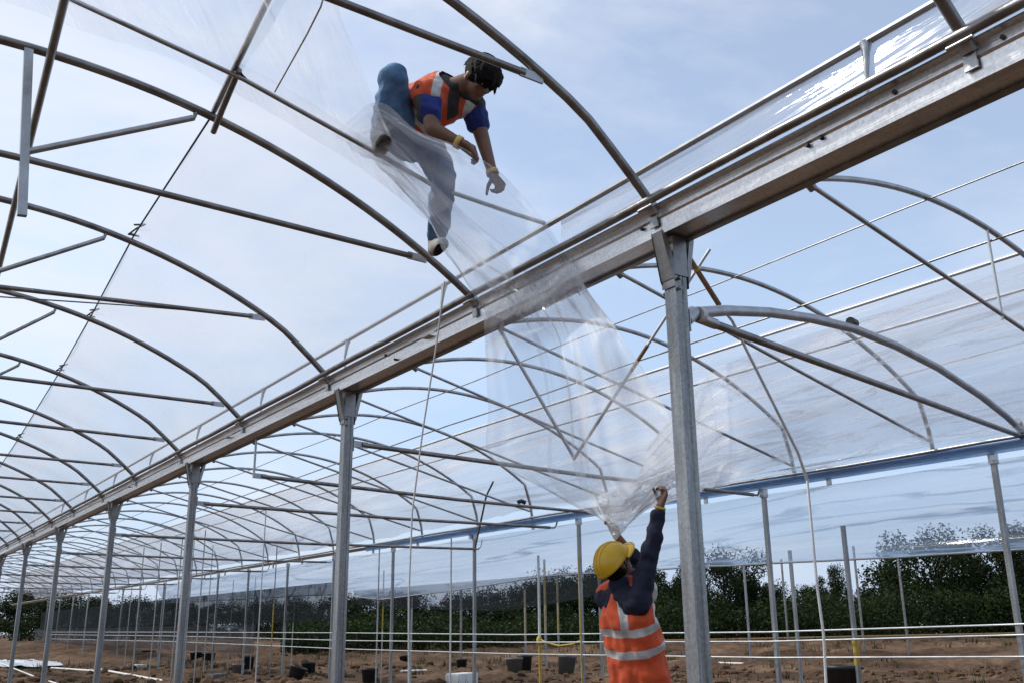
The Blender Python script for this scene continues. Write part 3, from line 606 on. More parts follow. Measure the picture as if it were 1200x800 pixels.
# F3b: sheet hanging over the gutter down to the hands of the lower worker
h1 = [gx(566, 370), gx(600, 352), gx(640, 330), gx(668, 306), gx(680, 322)]
h2 = [atx(568, 392, 2.95), atx(602, 380, 2.95), atx(640, 362, 2.95), atx(675, 338, 2.95), atx(692, 345, 2.95)]
h3 = [D(569, 425, 6.0), D(610, 415, 6.0), D(655, 405, 5.98), D(695, 392, 5.95), D(728, 392, 5.95)]
h4 = [D(572, 480, 6.2), D(620, 480, 6.15), D(665, 475, 6.12), D(710, 465, 6.1), D(772, 462, 6.1)]
h5 = [D(575, 535, 6.45), D(625, 548, 6.35), D(675, 550, 6.28), D(725, 540, 6.25), D(796, 518, 6.4)]
h6 = [D(640, 572, 6.6), D(668, 588, 6.55), D(705, 592, 6.5), D(745, 578, 6.40), D(784, 552, 6.46)]
h7 = [D(700, 600, 6.66), D(708, 608, 6.66), D(718, 616, 6.62), D(750, 598, 6.42), D(784, 570, 6.46)]
def hd(u, v, p):
    f = min(1, u * 3)
    return Vector(RM @ np.array([0, 0, 1])) * (f * (.06 * nz(v * 7, u * 1.5, 3) + .03 * nz(v * 16, u * 3, 8) + .02 * nz(v * 5 + u * 14, u * 9, 6) * max(0, u - .5) * 2))
grid_surface([h1, h2, h3, h4, h5, h6, h7], 110, 90, hd, 'hanging_film', 'film_bunch', 'creased clear film hanging over the gutter down to the helmeted worker', 'plastic film', fold='u')
k1 = [D(692, 572, 6.62), D(715, 575, 6.58), D(745, 560, 6.42), D(772, 548, 6.45), D(796, 545, 6.5)]
k2 = [D(700, 592, 6.66), D(716, 595, 6.6), D(745, 584, 6.42), D(772, 566, 6.43), D(792, 556, 6.48)]
k3 = [D(707, 606, 6.62), D(718, 612, 6.52), D(742, 604, 6.38), D(770, 580, 6.40), D(788, 568, 6.46)]
k4 = [D(714, 622, 6.60), D(722, 632, 6.50), D(738, 612, 6.44), D(768, 586, 6.42), D(784, 576, 6.46)]
grid_surface([k1, k2, k3, k4], 50, 90, lambda u, v, p: Vector(RM @ np.array([0, .02 * nz(u * 9, v * 5, 3), .05 * nz(u * 8, v * 6, 1) + .03 * nz(u * 16, v * 11, 4)])), 'scrunched_film', 'film_knot', 'white scrunched edge of film held between the raised hands of the helmeted worker', 'plastic film', fold='v')
# F4: film on the outer half of the right bay
def f4p(y, s):
    x = 7.40 + (8.98 - 7.40) * s
    z = zr(x) if x < 8.7 else zr(8.7) - (x - 8.7) * 1.6
    return Vector((x, y, z + .035))
ys = list(np.linspace(-1.5, 62, 70))
grid_surface([[f4p(y, s) for s in np.linspace(0, 1, 10)] for y in ys], 260, 40, lambda u, v, p: Vector((-.3, 0, 1)) * (.05 * nz(p.x * 5, p.y * .35, 2) + .025 * nz(p.x * 13, p.y * .5, 5) + .02 * nz(p.x * 1.5 + p.y, p.y * 3.2, 9) - .035 * abs(math.sin(math.pi * (p.y - 3.69) / 1.9))) * min(1, v * 4), 'roof_film', 'film_ripple', 'rippled clear film over the outer half of the right bay, down to the blue edge', 'plastic film')
t_ = [D(760, 520, 6.75), atx(835, 434, 7.32), atx(950, 392, 7.34), atx(1100, 344, 7.36), atx(1300, 276, 7.36)]
m1_ = [D(748, 560, 6.75), atx(850, 490, 7.75), atx(960, 455, 7.8), atx(1100, 412, 7.82), atx(1300, 352, 7.82)]
m2_ = [D(738, 585, 6.72), atx(855, 538, 8.15), atx(965, 512, 8.2), atx(1100, 474, 8.25), atx(1300, 425, 8.25)]
b_ = [D(724, 606, 6.7), atx(845, 568, 8.6), atx(960, 549, 8.66), atx(1100, 524, 8.7), atx(1300, 486, 8.7)]
grid_surface([t_, m1_, m2_, b_], 60, 140, lambda u, v, p: Vector((-.4, 0, 1)) * (.05 * nz(u * 11, v * 2.2, 1) + .03 * nz(u * 24, v * 3, 6)), 'draped_film', 'film_fan', 'streaky loose film fanning right from behind the thick square post under the right bay hoops', 'plastic film', fold='v')
# F5: curtain below the side gutter
low_y = [-2, 4.9, 6.8, 9.4, 12.9, 16.2, 19.2, 21, 36]; low_z = [1.8, 1.81, 1.83, 1.88, 1.93, 1.79, 1.72, 1.9, 2.05]
ys = list(np.linspace(-1.5, 36, 60))
grid_surface([[Vector((9.02 + .35 * s, y, G1Z - .06 + (float(np.interp(y, low_y, low_z)) - G1Z + .06) * s)) for s in np.linspace(0, 1, 8)] for y in ys], 240, 44,
             lambda u, v, p: Vector((.09 * nz(p.z * 6, p.y * .3, 2) + .05 * nz(p.z * 14, p.y * .4, 5), 0, .012 * nz(p.y * 1.3, 2))), 'film_curtain', 'film_curtain', 'rippled film curtain hanging under the blue edge, its hem above the hedge', 'plastic film')
tubething('curtain_hem', [(9.38, y, float(np.interp(y, low_y, low_z)) + .012 * nz(y * 1.3, 2)) for y in np.arange(-1.5, 36, .5)], .012, 'pale', 'white rolled hem along the bottom of the film curtain', 'hem', n=6)
grid_surface([[Vector((9.45 + .1 * s, y, 1.95 - (1.95 - (1.42 + .035 * abs(y - 14.5) ** 1.35 * (.55 if y > 14.5 else 1.4))) * s)) for s in np.linspace(0, 1, 5)] for y in np.linspace(11.2, 20.5, 14)], 80, 14,
             lambda u, v, p: Vector((.05 * nz(p.y * .8, p.z * 4), 0, 0)), 'film_flap', 'film_dark', 'sagging grey film flap below the curtain hem, right of the halfway post', 'plastic film')
grid_surface([[Vector((9.1, y, 2.15 - .85 * s)) for s in np.linspace(0, 1, 4)] for y in np.linspace(20.6, 60, 20)], 100, 10, lambda u, v, p: Vector((.05 * nz(p.y * 1.6, p.z), 0, 0)), 'mesh_screen', 'film_grey', 'grey green mesh side screen in the distance, left of the halfway post', 'screen')
grid_surface([[Vector((9.2, y, 1.28 - .75 * s)) for s in np.linspace(0, 1, 4)] for y in np.linspace(26, 62, 12)], 60, 6, None, 'lower_screen', 'film_dark', 'low dark grey skirt under the distant mesh side screen', 'screen')  # dark grey see-through sheet below the mesh screen
# film strip under the upper rail
grid_surface([[Vector((3.262 - .012 * s, y, 3.50 - .20 * s)) for s in np.linspace(0, 1, 4)] for y in np.linspace(-1, 4.3, 10)], 60, 8, lambda u, v, p: Vector((.008 * nz(p.y * 2, p.z * 14), 0, .004 * nz(p.y * 3, 1))), 'film_strip', 'film_ripple', 'narrow film strip hanging from the pale rail above the gutter', 'plastic film')
# ------------------------------------------------------------------ people
RV, UV, FV = Vector(RM[:, 0]), Vector(RM[:, 1]), Vector(RM[:, 2])     # picture right, up, away
class Body:
    """round cones and ellipsoids, later fused into one continuous skin by a voxel remesh"""
    def __init__(s): s.p = []
    def cone(s, a, b, ra, rb): s.p.append(('c', Vector(a), Vector(b), ra, rb)); return s
    def chain(s, pts, rs):
        for i in range(len(pts) - 1): s.cone(pts[i], pts[i + 1], rs[i], rs[i + 1])
        return s
    def ell(s, c, r, axes=None): s.p.append(('e', Vector(c), r, axes)); return s
    def build(s, name, mats, parent, voxel=.008, smooth=4, wr=0.0, ws=8.0, cuts=None, assign=None):
        g = MB()
        for q in s.p:
            if q[0] == 'c':
                _, a, b, ra, rb = q
                d = b - a; Ln = d.length
                if Ln < 1e-5: continue
                n = 14; pts = []; rs = []
                d.normalize()
                for k in range(5):
                    t = math.pi / 2 * k / 5; pts.append(a - d * ra * math.cos(t)); rs.append(max(ra * math.sin(t), .0005))
                for k in range(4): pts.append(a + d * Ln * k / 3); rs.append(ra + (rb - ra) * k / 3)
                for k in range(5):
                    t = math.pi / 2 * (k + 1) / 5; pts.append(b + d * rb * math.sin(t)); rs.append(max(rb * math.cos(t), .0005))
                g.tube(pts, rs, n)
            else:
                _, c, r, ax = q
                bm = bmesh.new(); bmesh.ops.create_icosphere(bm, subdivisions=3, radius=1)
                A = ax or (Vector((1, 0, 0)), Vector((0, 1, 0)), Vector((0, 0, 1)))
                g.add([c + A[0] * v.co.x * r[0] + A[1] * v.co.y * r[1] + A[2] * v.co.z * r[2] for v in bm.verts], [tuple(v.index for v in f.verts) for f in bm.faces], True); bm.free()
        b0 = parent.location.copy()
        me = bpy.data.meshes.new('tmp'); me.from_pydata([tuple(p - b0) for p in g.v], [], g.f); me.update()
        o = bpy.data.objects.new(name, me); C.objects.link(o)
        m = o.modifiers.new('r', 'REMESH'); m.mode = 'VOXEL'; m.voxel_size = voxel
        if smooth:
            m2 = o.modifiers.new('s', 'SMOOTH'); m2.factor = .5; m2.iterations = smooth
        dg = bpy.context.evaluated_depsgraph_get(); dg.update()
        nm = bpy.data.meshes.new_from_object(o.evaluated_get(dg))
        o.modifiers.clear(); o.data = nm; nm.name = name; bpy.data.meshes.remove(me)
        bm = bmesh.new(); bm.from_mesh(nm)
        if wr:
            bm.normal_update()
            for v in bm.verts:
                w = v.co + b0
                v.co += v.normal * wr * (noise.noise(Vector((w.x * ws, w.y * ws, w.z * ws * 1.6))) + .5 * noise.noise(w * ws * 2.3) - .6 * abs(noise.noise(Vector((w.x * ws * .8 + w.z * ws * .9, w.y * ws, w.z * ws * .4 + 9)))))
        for (pt, no, kill) in (cuts or []):
            bmesh.ops.bisect_plane(bm, geom=bm.verts[:] + bm.edges[:] + bm.faces[:], plane_co=Vector(pt) - b0, plane_no=Vector(no), clear_outer=kill, clear_inner=False)
        for f in bm.faces:
            f.smooth = True
            if assign: f.material_index = assign(f.calc_center_median() + b0)
        nm.materials.clear()
        for x in mats: nm.materials.append(x)
        bm.to_mesh(nm); bm.free()
        o.parent = parent; return o
def hand(B, wrist, d, across, nrm, curl, k=1.0, thumb=1, fist=False):
    d, across = d.normalized(), across.normalized(); nrm = nrm.normalized()
    kn = []
    for i in range(4):
        kp = wrist + d * (.085 - .006 * abs(i - 1.2)) * k + across * (1.5 - i) * .0205 * k
        B.cone(wrist + across * (1.5 - i) * .011 * k, kp, .0165 * k, .0125 * k); kn.append(kp)
    B.ell(wrist + d * .045 * k, (.034 * k, .048 * k, .016 * k), (across, d, nrm))
    for i, ln in enumerate((.074, .082, .076, .060)):
        p = kn[i]; a = 0
        for j, (fr, rr) in enumerate(((.45, .0102), (.31, .0092), (.24, .0082))):
            a += curl[j]; v = d * math.cos(a) + nrm * math.sin(a)
            q = p + v * ln * fr * k; B.cone(p, q, rr * k, (rr - .0008) * k); p = q
    t0 = wrist + d * .02 * k + across * .024 * k * thumb
    t1 = t0 + (across * thumb * .62 + d * .62 + nrm * .4).normalized() * .042 * k
    t2 = t1 + (across * thumb * .15 + d * .8 + nrm * .6).normalized() * .034 * k
    t3 = t2 + (d * .75 + nrm * .65 - across * thumb * .15).normalized() * .026 * k
    B.chain([t0, t1, t2, t3], [.015 * k, .0125 * k, .0105 * k, .009 * k])
def head(B, c, F, U, k=1.0):
    F = F.normalized(); U = (U - F * U.dot(F)).normalized(); R = F.cross(U)
    ax = (R, F, U)
    B.ell(c + U * .025 * k, (.074 * k, .094 * k, .088 * k), ax)                      # cranium
    B.ell(c + F * .028 * k - U * .045 * k, (.058 * k, .066 * k, .068 * k), ax)       # face
    B.ell(c + F * .052 * k - U * .088 * k, (.034 * k, .034 * k, .026 * k), ax)       # chin
    B.ell(c + F * .072 * k + U * .018 * k, (.052 * k, .022 * k, .014 * k), ax)       # brow
    B.cone(c + F * .090 * k + U * .005 * k, c + F * .108 * k - U * .030 * k, .009 * k, .0135 * k)   # nose
    B.ell(c + F * .094 * k - U * .036 * k, (.018 * k, .010 * k, .009 * k), ax)
    B.ell(c + F * .088 * k - U * .060 * k, (.024 * k, .010 * k, .006 * k), ax)       # lips
    B.ell(c + F * .085 * k - U * .068 * k, (.020 * k, .010 * k, .006 * k), ax)
    for s in (-1, 1):
        B.ell(c + R * s * .076 * k - U * .012 * k - F * .008 * k, (.010 * k, .020 * k, .031 * k), ax)   # ear
        B.ell(c + R * s * .036 * k + F * .070 * k - U * .030 * k, (.022 * k, .018 * k, .018 * k), ax)   # cheek
    return R, F, U
def face_bits(parent, c, R, F, U, k=1.0):
    for s in (-1, 1):
        MB().sphere(c + R * s * .031 * k + F * .083 * k - U * .002 * k, .0105 * k, 2).build('eye', M['band'], parent)
        MB().sphere(c + R * s * .031 * k + F * .0905 * k - U * .004 * k, .0055 * k, 2).build('iris', M['dark'], parent)
        MB().tube([c + R * s * .015 * k + F * .096 * k + U * .017 * k, c + R * s * .034 * k + F * .094 * k + U * .022 * k, c + R * s * .052 * k + F * .080 * k + U * .016 * k], .0042 * k, 6).build('eyebrow', M['hair'], parent)
def ring(parent, p, ax, r, name, m, w=.014):
    ax = ax.normalized(); a = ax.orthogonal().normalized(); b = ax.cross(a)
    g = MB(); n = 28; prof = [(r, -w), (r + .004, -w), (r + .004, w), (r, w)]
    vs = []
    for i in range(n):
        t = 2 * math.pi * i / n; e = a * math.cos(t) + b * math.sin(t)
        vs += [p + e * q[0] + ax * q[1] for q in prof]
    g.add(vs, [(i * 4 + j, i * 4 + (j + 1) % 4, ((i + 1) % n) * 4 + (j + 1) % 4, ((i + 1) % n) * 4 + j) for i in range(n) for j in range(4)], True)
    return g.build(name, m, parent)

# ---- worker in the yellow helmet, seen from behind, arms raised
D0 = 6.37
def P(x, y, o=0): return atd(x, y, D0 + o)
feet = P(748, 815); wk = thing('person', (feet.x, feet.y, 0), 'worker in yellow helmet and orange vest seen from behind, reaching up for the film', 'person')
Fh = (RV * .72 + FV * .69); Fh.z = 0; Fh.normalize(); Rh = Fh.cross(Vector((0, 0, 1))).normalized()
pel, wai, che, nek = P(751, 812, .02), P(746, 770, .01), P(736, 722, .02), P(729, 692, .03)
shR, elR, wrR, haR = P(748, 706, -.14), P(762, 645, -.09), P(774, 592, -.05), P(781, 571, -.03)
shL, elL, wrL, haL = P(711, 699, .17), P(750, 664, .34), P(724, 629, .28), P(716, 612, .27)
hd_c = P(721, 661, .03)
HU = RV * -.62 + UV * .74 - FV * .12; HF = RV * .55 + UV * .62 + FV * .55
gz = Vector((0, 0, 1))
hipR, hipL = pel + Rh * .09 - gz * .05, pel - Rh * .09 - gz * .05
kR = Vector((hipR.x + .02, hipR.y + .05, .44)); kL = Vector((hipL.x - .02, hipL.y + .10, .44))
aR = Vector((hipR.x + .02, hipR.y - .02, .09)); aL = Vector((hipL.x - .05, hipL.y + .06, .09))
B = Body()
B.chain([nek - gz * .05, nek + (hd_c - nek) * .55], [.062, .056])
for s in (-1, 1):
    B.chain([che + Rh * s * .085 + gz * .06, wai + Rh * s * .07, pel + Rh * s * .07], [.095, .095, .10])
B.chain([shR, elR, wrR], [.058, .045, .029]); B.chain([shL, elL, wrL], [.058, .045, .029])
B.cone(nek - gz * .03, shR, .06, .055); B.cone(nek - gz * .03, shL, .06, .055)
B.chain([hipR, kR, aR, aR + Fh * .14 - gz * .05], [.085, .058, .042, .035]); B.chain([hipL, kL, aL, aL + Fh * .14 - gz * .05], [.085, .058, .042, .035])
axs = head(B, hd_c, HF, HU)
hand(B, wrR, (haR - wrR), FV * -.9 + RV * .2, RV * -.8 + FV * .35, (.5, .9, .7), 1.08, thumb=-1)
hand(B, wrL, (haL - wrL), FV * .6 + RV * .6, RV * -.55 + FV * -.5 + UV * .2, (.4, .7, .6), 1.0, thumb=1)
B.build('body', [M['skin']], wk, .0065, 3)
face_bits(wk, hd_c, *axs)
Rx, Fx, Ux = axs
hb = Body().ell(hd_c + Ux * .0 - Fx * .02, (.080, .092, .100), axs)
hb.build('hair', [M['hair']], wk, .008, 2, .004, 40, [(hd_c - Ux * .10, -Ux, True), (hd_c + Fx * .035, Fx, True)])
# shirt
sh = Body(); sh.chain([che - Rh * -.02, shR, elR, elR + (wrR - elR) * .78], [.09, .080, .066, .050]); sh.chain([che, shL, elL, elL + (wrL - elL) * .35], [.10, .085, .065, .055])
for s in (-1, 1): sh.chain([che + Rh * s * .085 + gz * .05, wai + Rh * s * .075, pel + Rh * s * .07], [.108, .108, .112])
sh.cone(nek - gz * .04, nek + (hd_c - nek) * .36, .08, .070); sh.cone(nek - gz * .03, shR, .085, .085); sh.cone(nek - gz * .03, shL, .08, .075)
sh.build('shirt', [M['navy']], wk, .008, 3, .015, 10)
# vest with reflective bands
vs_ = Body(); hem = P(751, 803, .01)
for s in (-1, 1):
    vs_.chain([che + Rh * s * .105 + gz * .085, che + Rh * s * .105 - gz * .03, wai + Rh * s * .092, hem + Rh * s * .095 - gz * .06], [.095, .122, .128, .140])
    vs_.cone(che + Rh * s * .02 + gz * .165, che + Rh * s * .165 + gz * .150, .105, .082)
vs_.chain([che + gz * .13 - Fh * .02, che - gz * .03, wai, hem - gz * .06], [.115, .142, .148, .158])
bn = (RV * -.27 + UV * .963).normalized(); b1, b2 = P(742, 733), P(747, 757.5); hw = .0265
sv = lambda x0, y0, x1, y1: (P(x0, y0), (RV * (y1 - y0) + UV * (x1 - x0)).normalized())
st1, st2 = sv(725, 690, 730, 735), sv(766, 690, 768.5, 720)
def vest_m(p):
    for b in (b1, b2):
        if abs((p - b).dot(bn)) < hw: return 1
    if (p - b1).dot(bn) > 0:
        for (q, n) in (st1, st2):
            if abs((p - q).dot(n)) < .026 and (p - P(740, 720)).dot(FV) < .02: return 1
    return 0
cuts = [(b + bn * s * hw, bn, False) for b in (b1, b2) for s in (-1, 1)] + [(q + n * s * .026, n, False) for (q, n) in (st1, st2) for s in (-1, 1)]
cuts += [(P(751, 800, 0), (UV * -.98 + RV * .10), True), (P(727, 677, 0), (UV * .9 - RV * .2), True)]
vs_.build('vest', [M['orange'], M['band']], wk, .008, 4, .018, 7, cuts, vest_m)
# trousers and boots
tr = Body(); tr.chain([pel + Rh * .06, hipR, kR, aR], [.125, .108, .08, .068]); tr.chain([pel - Rh * .06, hipL, kL, aL], [.125, .108, .08, .068]); tr.build('trousers', [M['dkdenim']], wk, .012, 4, .008, 8)
for a in (aR, aL):
    bt = Body(); bt.chain([a + gz * .03, a - gz * .03, a + Fh * .15 - gz * .045], [.058, .055, .045]); bt.build('boot', [M['boot']], wk, .009, 3, cuts=[((0, 0, .002), (0, 0, -1), True)])
# helmet: shell, brim, ridge
g = MB(); nlon, nlat = 40, 14; rx, rf, ru = .122, .142, .132; hc = hd_c + Ux * .022 - Fx * .004
vsx = []
for i in range(nlat + 1):
    la_ = math.pi / 2 * i / nlat
    for j in range(nlon):
        lo = 2 * math.pi * j / nlon; rim = .006 if i == 0 else 0
        vsx.append(hc + Rx * (rx + rim) * math.cos(la_) * math.cos(lo) + Fx * (rf + rim) * math.cos(la_) * math.sin(lo) + Ux * ru * math.sin(la_) * (1.0))
g.add(vsx, [(i * nlon + j, i * nlon + (j + 1) % nlon, (i + 1) * nlon + (j + 1) % nlon, (i + 1) * nlon + j) for i in range(nlat) for j in range(nlon)], True)
he = g.build('helmet', M['helmet'], wk)
so2 = he.modifiers.new('t', 'SOLIDIFY'); so2.thickness = .004
g = MB(); vv = []; n = 24
for i in range(n + 1):
    a = R_(-75) + R_(150) * i / n; e = Rx * math.sin(a) * rx + Fx * math.cos(a) * rf
    o_ = .058 * math.cos(a * .95) ** .8 if abs(a) < R_(80) else 0
    en = (Rx * math.sin(a) + Fx * math.cos(a))
    vv += [hc + e * 1.0 + Ux * .006, hc + e + en * max(o_, .004) - Ux * .012, hc + e + en * max(o_, .004) - Ux * .017, hc + e - Ux * .001]
g.add(vv, [(i * 4 + j, i * 4 + (j + 1) % 4, (i + 1) * 4 + (j + 1) % 4, (i + 1) * 4 + j) for i in range(n) for j in range(4)], True)
g.build('brim', M['helmet'], wk)
g = MB()
for off in (-.03, 0, .03):
    g.tube([hc + Rx * off + Fx * rf * 1.0 * math.cos(t) * math.sqrt(1 - (off / rx) ** 2) + Ux * ru * 1.008 * math.sin(t) * math.sqrt(1 - (off / rx) ** 2) for t in np.linspace(.25, math.pi - .25, 20)], .0055, 6)
g.build('ridge', M['helmet'], wk)
ring(wk, wrR - (wrR - elR).normalized() * .015, wrR - elR, .034, 'wristband', M['bracelet'], .008)

# ---- worker crouching on the roof
D0 = 5.45
fr = aty(519, 303, 4.9); 
w2 = thing('person', fr, 'worker crouching on the roof hoops in orange vest, jeans and blue sleeves, bareheaded', 'person')
pel, mid, che, nek = P(481, 158, .12), P(494, 128, .06), P(517, 114, 0), P(533, 103, -.04)
shR, elR, wrR, haR = P(499, 112, -.17), P(507, 151, -.25), P(541, 169, -.27), P(554, 179, -.28)
shL, elL, wrL, haL = P(553, 121, .10), P(566, 165, .06), P(578, 206, -.02), P(587, 218, -.05)
Fh = (RV * .75 - FV * .55 + UV * -.25).normalized(); Sx = (shR - shL).normalized()
hipR, hipL = P(472, 160, .03), P(495, 166, .20)
kR, aR_ = P(461, 93, -.16), P(446, 163, -.02); tR = P(452, 180, -.20)
kL, aL_ = P(521, 208, .16), P(511, 281, .40); tL = P(505, 300, .40)
hd_c = P(562, 91, -.08)
HF = RV * .50 + UV * -.66 - FV * .56; HU = RV * .55 + UV * .72 - FV * .30
B = Body()
B.chain([nek, nek + (hd_c - nek) * .6], [.058, .054])
B.chain([pel, mid, che], [.13, .115, .115]); B.cone(che, nek, .11, .06)
B.cone(che, shR, .085, .058); B.cone(che, shL, .085, .058)
B.chain([shR, elR, wrR], [.054, .043, .028]); B.chain([shL, elL, wrL], [.054, .042, .028])
B.chain([pel, hipR, kR, aR_], [.12, .085, .058, .042]); B.chain([pel, hipL, kL, aL_], [.12, .085, .058, .042])
axs = head(B, hd_c, HF, HU)
hand(B, wrR, haR - wrR + RV * .01, UV * .5 + FV * -.6, UV * -.75 + RV * -.1 - FV * .2, (.9, 1.2, .9), 1.05, thumb=1)
hand(B, wrL, haL - wrL, RV * .5 - FV * .6, UV * -.3 + RV * -.6, (.7, 1.05, .8), 1.0, thumb=-1)
B.build('body', [M['skin']], w2, .0065, 3)
face_bits(w2, hd_c, *axs)
Rx, Fx, Ux = axs
hb = Body().ell(hd_c + Ux * .036 - Fx * .006, (.092, .112, .104), axs)
for i in range(9):
    a = (i - 4) / 4.0
    q = hd_c + Rx * a * .066 + Fx * (.080 - .022 * a * a) + Ux * .068
    hb.chain([q, q + Fx * .024 - Ux * .03, q + Fx * .022 - Ux * (.062 + .012 * ((i * 7) % 3))], [.026, .019, .006])
hb.chain([hd_c + Rx * .072 + Ux * .03, hd_c + Rx * .077 - Ux * .012 + Fx * .02], [.02, .008])
rh = random.Random(4)
for _ in range(130):
    v = Vector((rh.gauss(0, 1), rh.gauss(0, 1), rh.gauss(.5, .8))).normalized()
    if v.z < -.25 or (v.y > .75 and v.z < .2): continue
    q = hd_c + Ux * .036 - Fx * .006 + Rx * v.x * .090 + Fx * v.y * .110 + Ux * v.z * .102
    fl = (Fx * .8 + Rx * v.x * .25 - Ux * .45 * (1 + v.y)) if v.y > -.3 else (-Ux * .9 - Fx * .2)
    hb.chain([q - (Rx * v.x + Fx * v.y + Ux * v.z) * .012, q + fl * .022, q + fl * .048 - Ux * .008], [.012, .009, .003])
hb.build('hair', [M['hair']], w2, .0045, 4, .002, 70, [(hd_c + Fx * .0 - Ux * .055, -(Ux * 1.0), True)])
# shirt: dark body, blue sleeve ends
sh = Body(); sh.chain([pel, mid, che], [.138, .125, .125]); sh.cone(che, nek, .105, .066)
sh.chain([che, shR, shR + (elR - shR) * .55], [.098, .076, .070]); sh.chain([che, shL, shL + (elL - shL) * .52], [.098, .078, .072])
cR = (shR + (elR - shR) * .62, (elR - shR).normalized(), True); cL = (shL + (elL - shL) * .60, (elL - shL).normalized(), False)
def shm(p):
    if (p - shL).dot((elL - shL).normalized()) > .06 and (p - shL).length < .26: return 1
    if (p - shR).dot((elR - shR).normalized()) > .02 and (p - shR).length < .26 and (p - shR).dot(RV) > -.02: return 1
    return 0
sh.build('shirt', [M['charcoal'], M['royal']], w2, .007, 3, .012, 12, None, shm)
# vest
v2 = Body(); v2.chain([pel + (mid - pel) * .15, mid, che], [.162, .158, .148]); v2.cone(che, shR + (che - shR) * .12, .126, .096); v2.cone(che, shL + (che - shL) * .16, .126, .096); v2.cone(che, nek - (nek - che) * .25, .13, .094)
Tx = (nek - pel).normalized()
s1, s2 = sv(519, 84, 512, 140), sv(553, 118, 540, 152)
hbp = P(485, 132, 0); hbn = (RV * .72 + UV * .62 - FV * .2).normalized()
def v2m(p):
    if abs((p - hbp).dot(hbn)) < .028: return 1
    for (q, n) in (s1, s2):
        if abs((p - q).dot(n)) < .024: return 1
    if abs((p - P(533, 122)).dot(sv(537, 98, 530, 150)[1])) < .030 and (p - P(533, 120)).dot(FV) < -.02: return 2
    return 0
so_ = sv(537, 98, 530, 150)
cuts = [(hbp + hbn * s * .028, hbn, False) for s in (-1, 1)] + [(q + n * s * .024, n, False) for (q, n) in (s1, s2) for s in (-1, 1)] + [(P(533, 122) + so_[1] * s * .030, so_[1], False) for s in (-1, 1)]
cuts += [(pel + Tx * .06, -Tx, True), (nek + Tx * .005, Tx, True)]
v2.build('vest', [M['orange'], M['band'], M['charcoal']], w2, .007, 3, .014, 9, cuts, v2m)
# jeans and shoes
j = Body(); j.chain([pel + Tx * .03, hipR, kR, aR_], [.145, .112, .082, .064]); j.chain([pel, hipL, kL, aL_ + (kL - aL_) * .08], [.145, .115, .083, .066]); j.ell(P(484, 166, .10), (.15, .14, .13))
j.build('jeans', [M['denim']], w2, .008, 3, .018, 9)
for (a, t, m_, nm) in ((aR_, tR, 'charcoal', 'shoe'), (aL_, tL, 'shoe', 'shoe')):
    dn = (t - a); heel = a - gz * .055
    bt = Body(); fw = (RV * .30 - FV * .9); fw.z = -.10; fw.normalize()
    bt.chain([a, heel, heel + fw * .15 - gz * .014], [.052, .048, .040]); bt.cone(heel - fw * .03, heel + fw * .06, .045, .048)
    bt.build(nm, [M[m_]], w2, .008, 3, cuts=[(heel - gz * .045, (0, 0, -1), True)])
ring(w2, wrR - (wrR - elR).normalized() * .02, wrR - elR, .033, 'wristband', M['bracelet'], .015)
ring(w2, wrL - (wrL - elL).normalized() * .02, wrL - elL, .032, 'wristband', M['bracelet'], .013)
# ------------------------------------------------------------------ hedge and trees behind the greenhouse
def leaf_quads(g, pts, size, rnd):
    for p in pts:
        s_ = size * rnd.uniform(.6, 1.5)
        q = Quaternion((rnd.gauss(0, 1), rnd.gauss(0, 1), rnd.gauss(0, 1), rnd.gauss(0, 1))).normalized()
        a, b = q @ Vector((s_, 0, 0)), q @ Vector((0, s_ * .55, 0))
        g.add([p - a, p - b, p + a, p + b], [(0, 1, 2, 3)], False)
def make_tree(seed, h, w, n, label, dens=1.0):
    rnd = random.Random(seed); t = thing('hedgerow_tree', (0, 0, 0), label, 'tree', 'trees behind the greenhouse')
    g = MB(); tips = []
    g.tube([(0, 0, -.2), (rnd.uniform(-.1, .1), 0, h * .3), (rnd.uniform(-.3, .3), rnd.uniform(-.2, .2), h * .7)], [.16, .12, .05], 8)
    for k in range(16):
        z0 = h * rnd.uniform(.15, .6); a = rnd.uniform(0, 6.28); r = w * rnd.uniform(.35, 1.0) * (1.15 - .5 * z0 / h)
        tip = Vector((r * math.cos(a), r * math.sin(a), min(h * .97, z0 + h * rnd.uniform(.05, .42))))
        g.tube([(0, 0, z0), tuple(tip * .5 + Vector((0, 0, z0 * .35))), tip], [.06, .04, .012], 5); tips.append(tip)
    g.build('trunk', M['bark'], t)
    pts = []
    cl = tips + [Vector((0, 0, h * .9)), Vector((w * .2, 0, h * .8))] + [Vector((w * rnd.uniform(-.8, .8), w * rnd.uniform(-.8, .8), h * rnd.uniform(.12, .85))) for _ in range(16)]
    for c in cl:
        cr = w * rnd.uniform(.16, .44)
        for _ in range(int(n / len(cl))):
            v = Vector((rnd.gauss(0, 1), rnd.gauss(0, 1), rnd.gauss(0, .8))); v.normalize()
            pts.append(c + v * cr * rnd.random() ** .45)
    c_ = MB(); leaf_quads(c_, [p for p in pts if p.z > .1], .06, rnd); c_.build('crown', M['leaf'], t)
    return t
trees = [make_tree(11, 4.6, 2.2, 15000, ''), make_tree(12, 4.2, 2.8, 18000, ''), make_tree(13, 5.2, 2.0, 14000, ''), make_tree(14, 3.9, 2.4, 15000, '')]
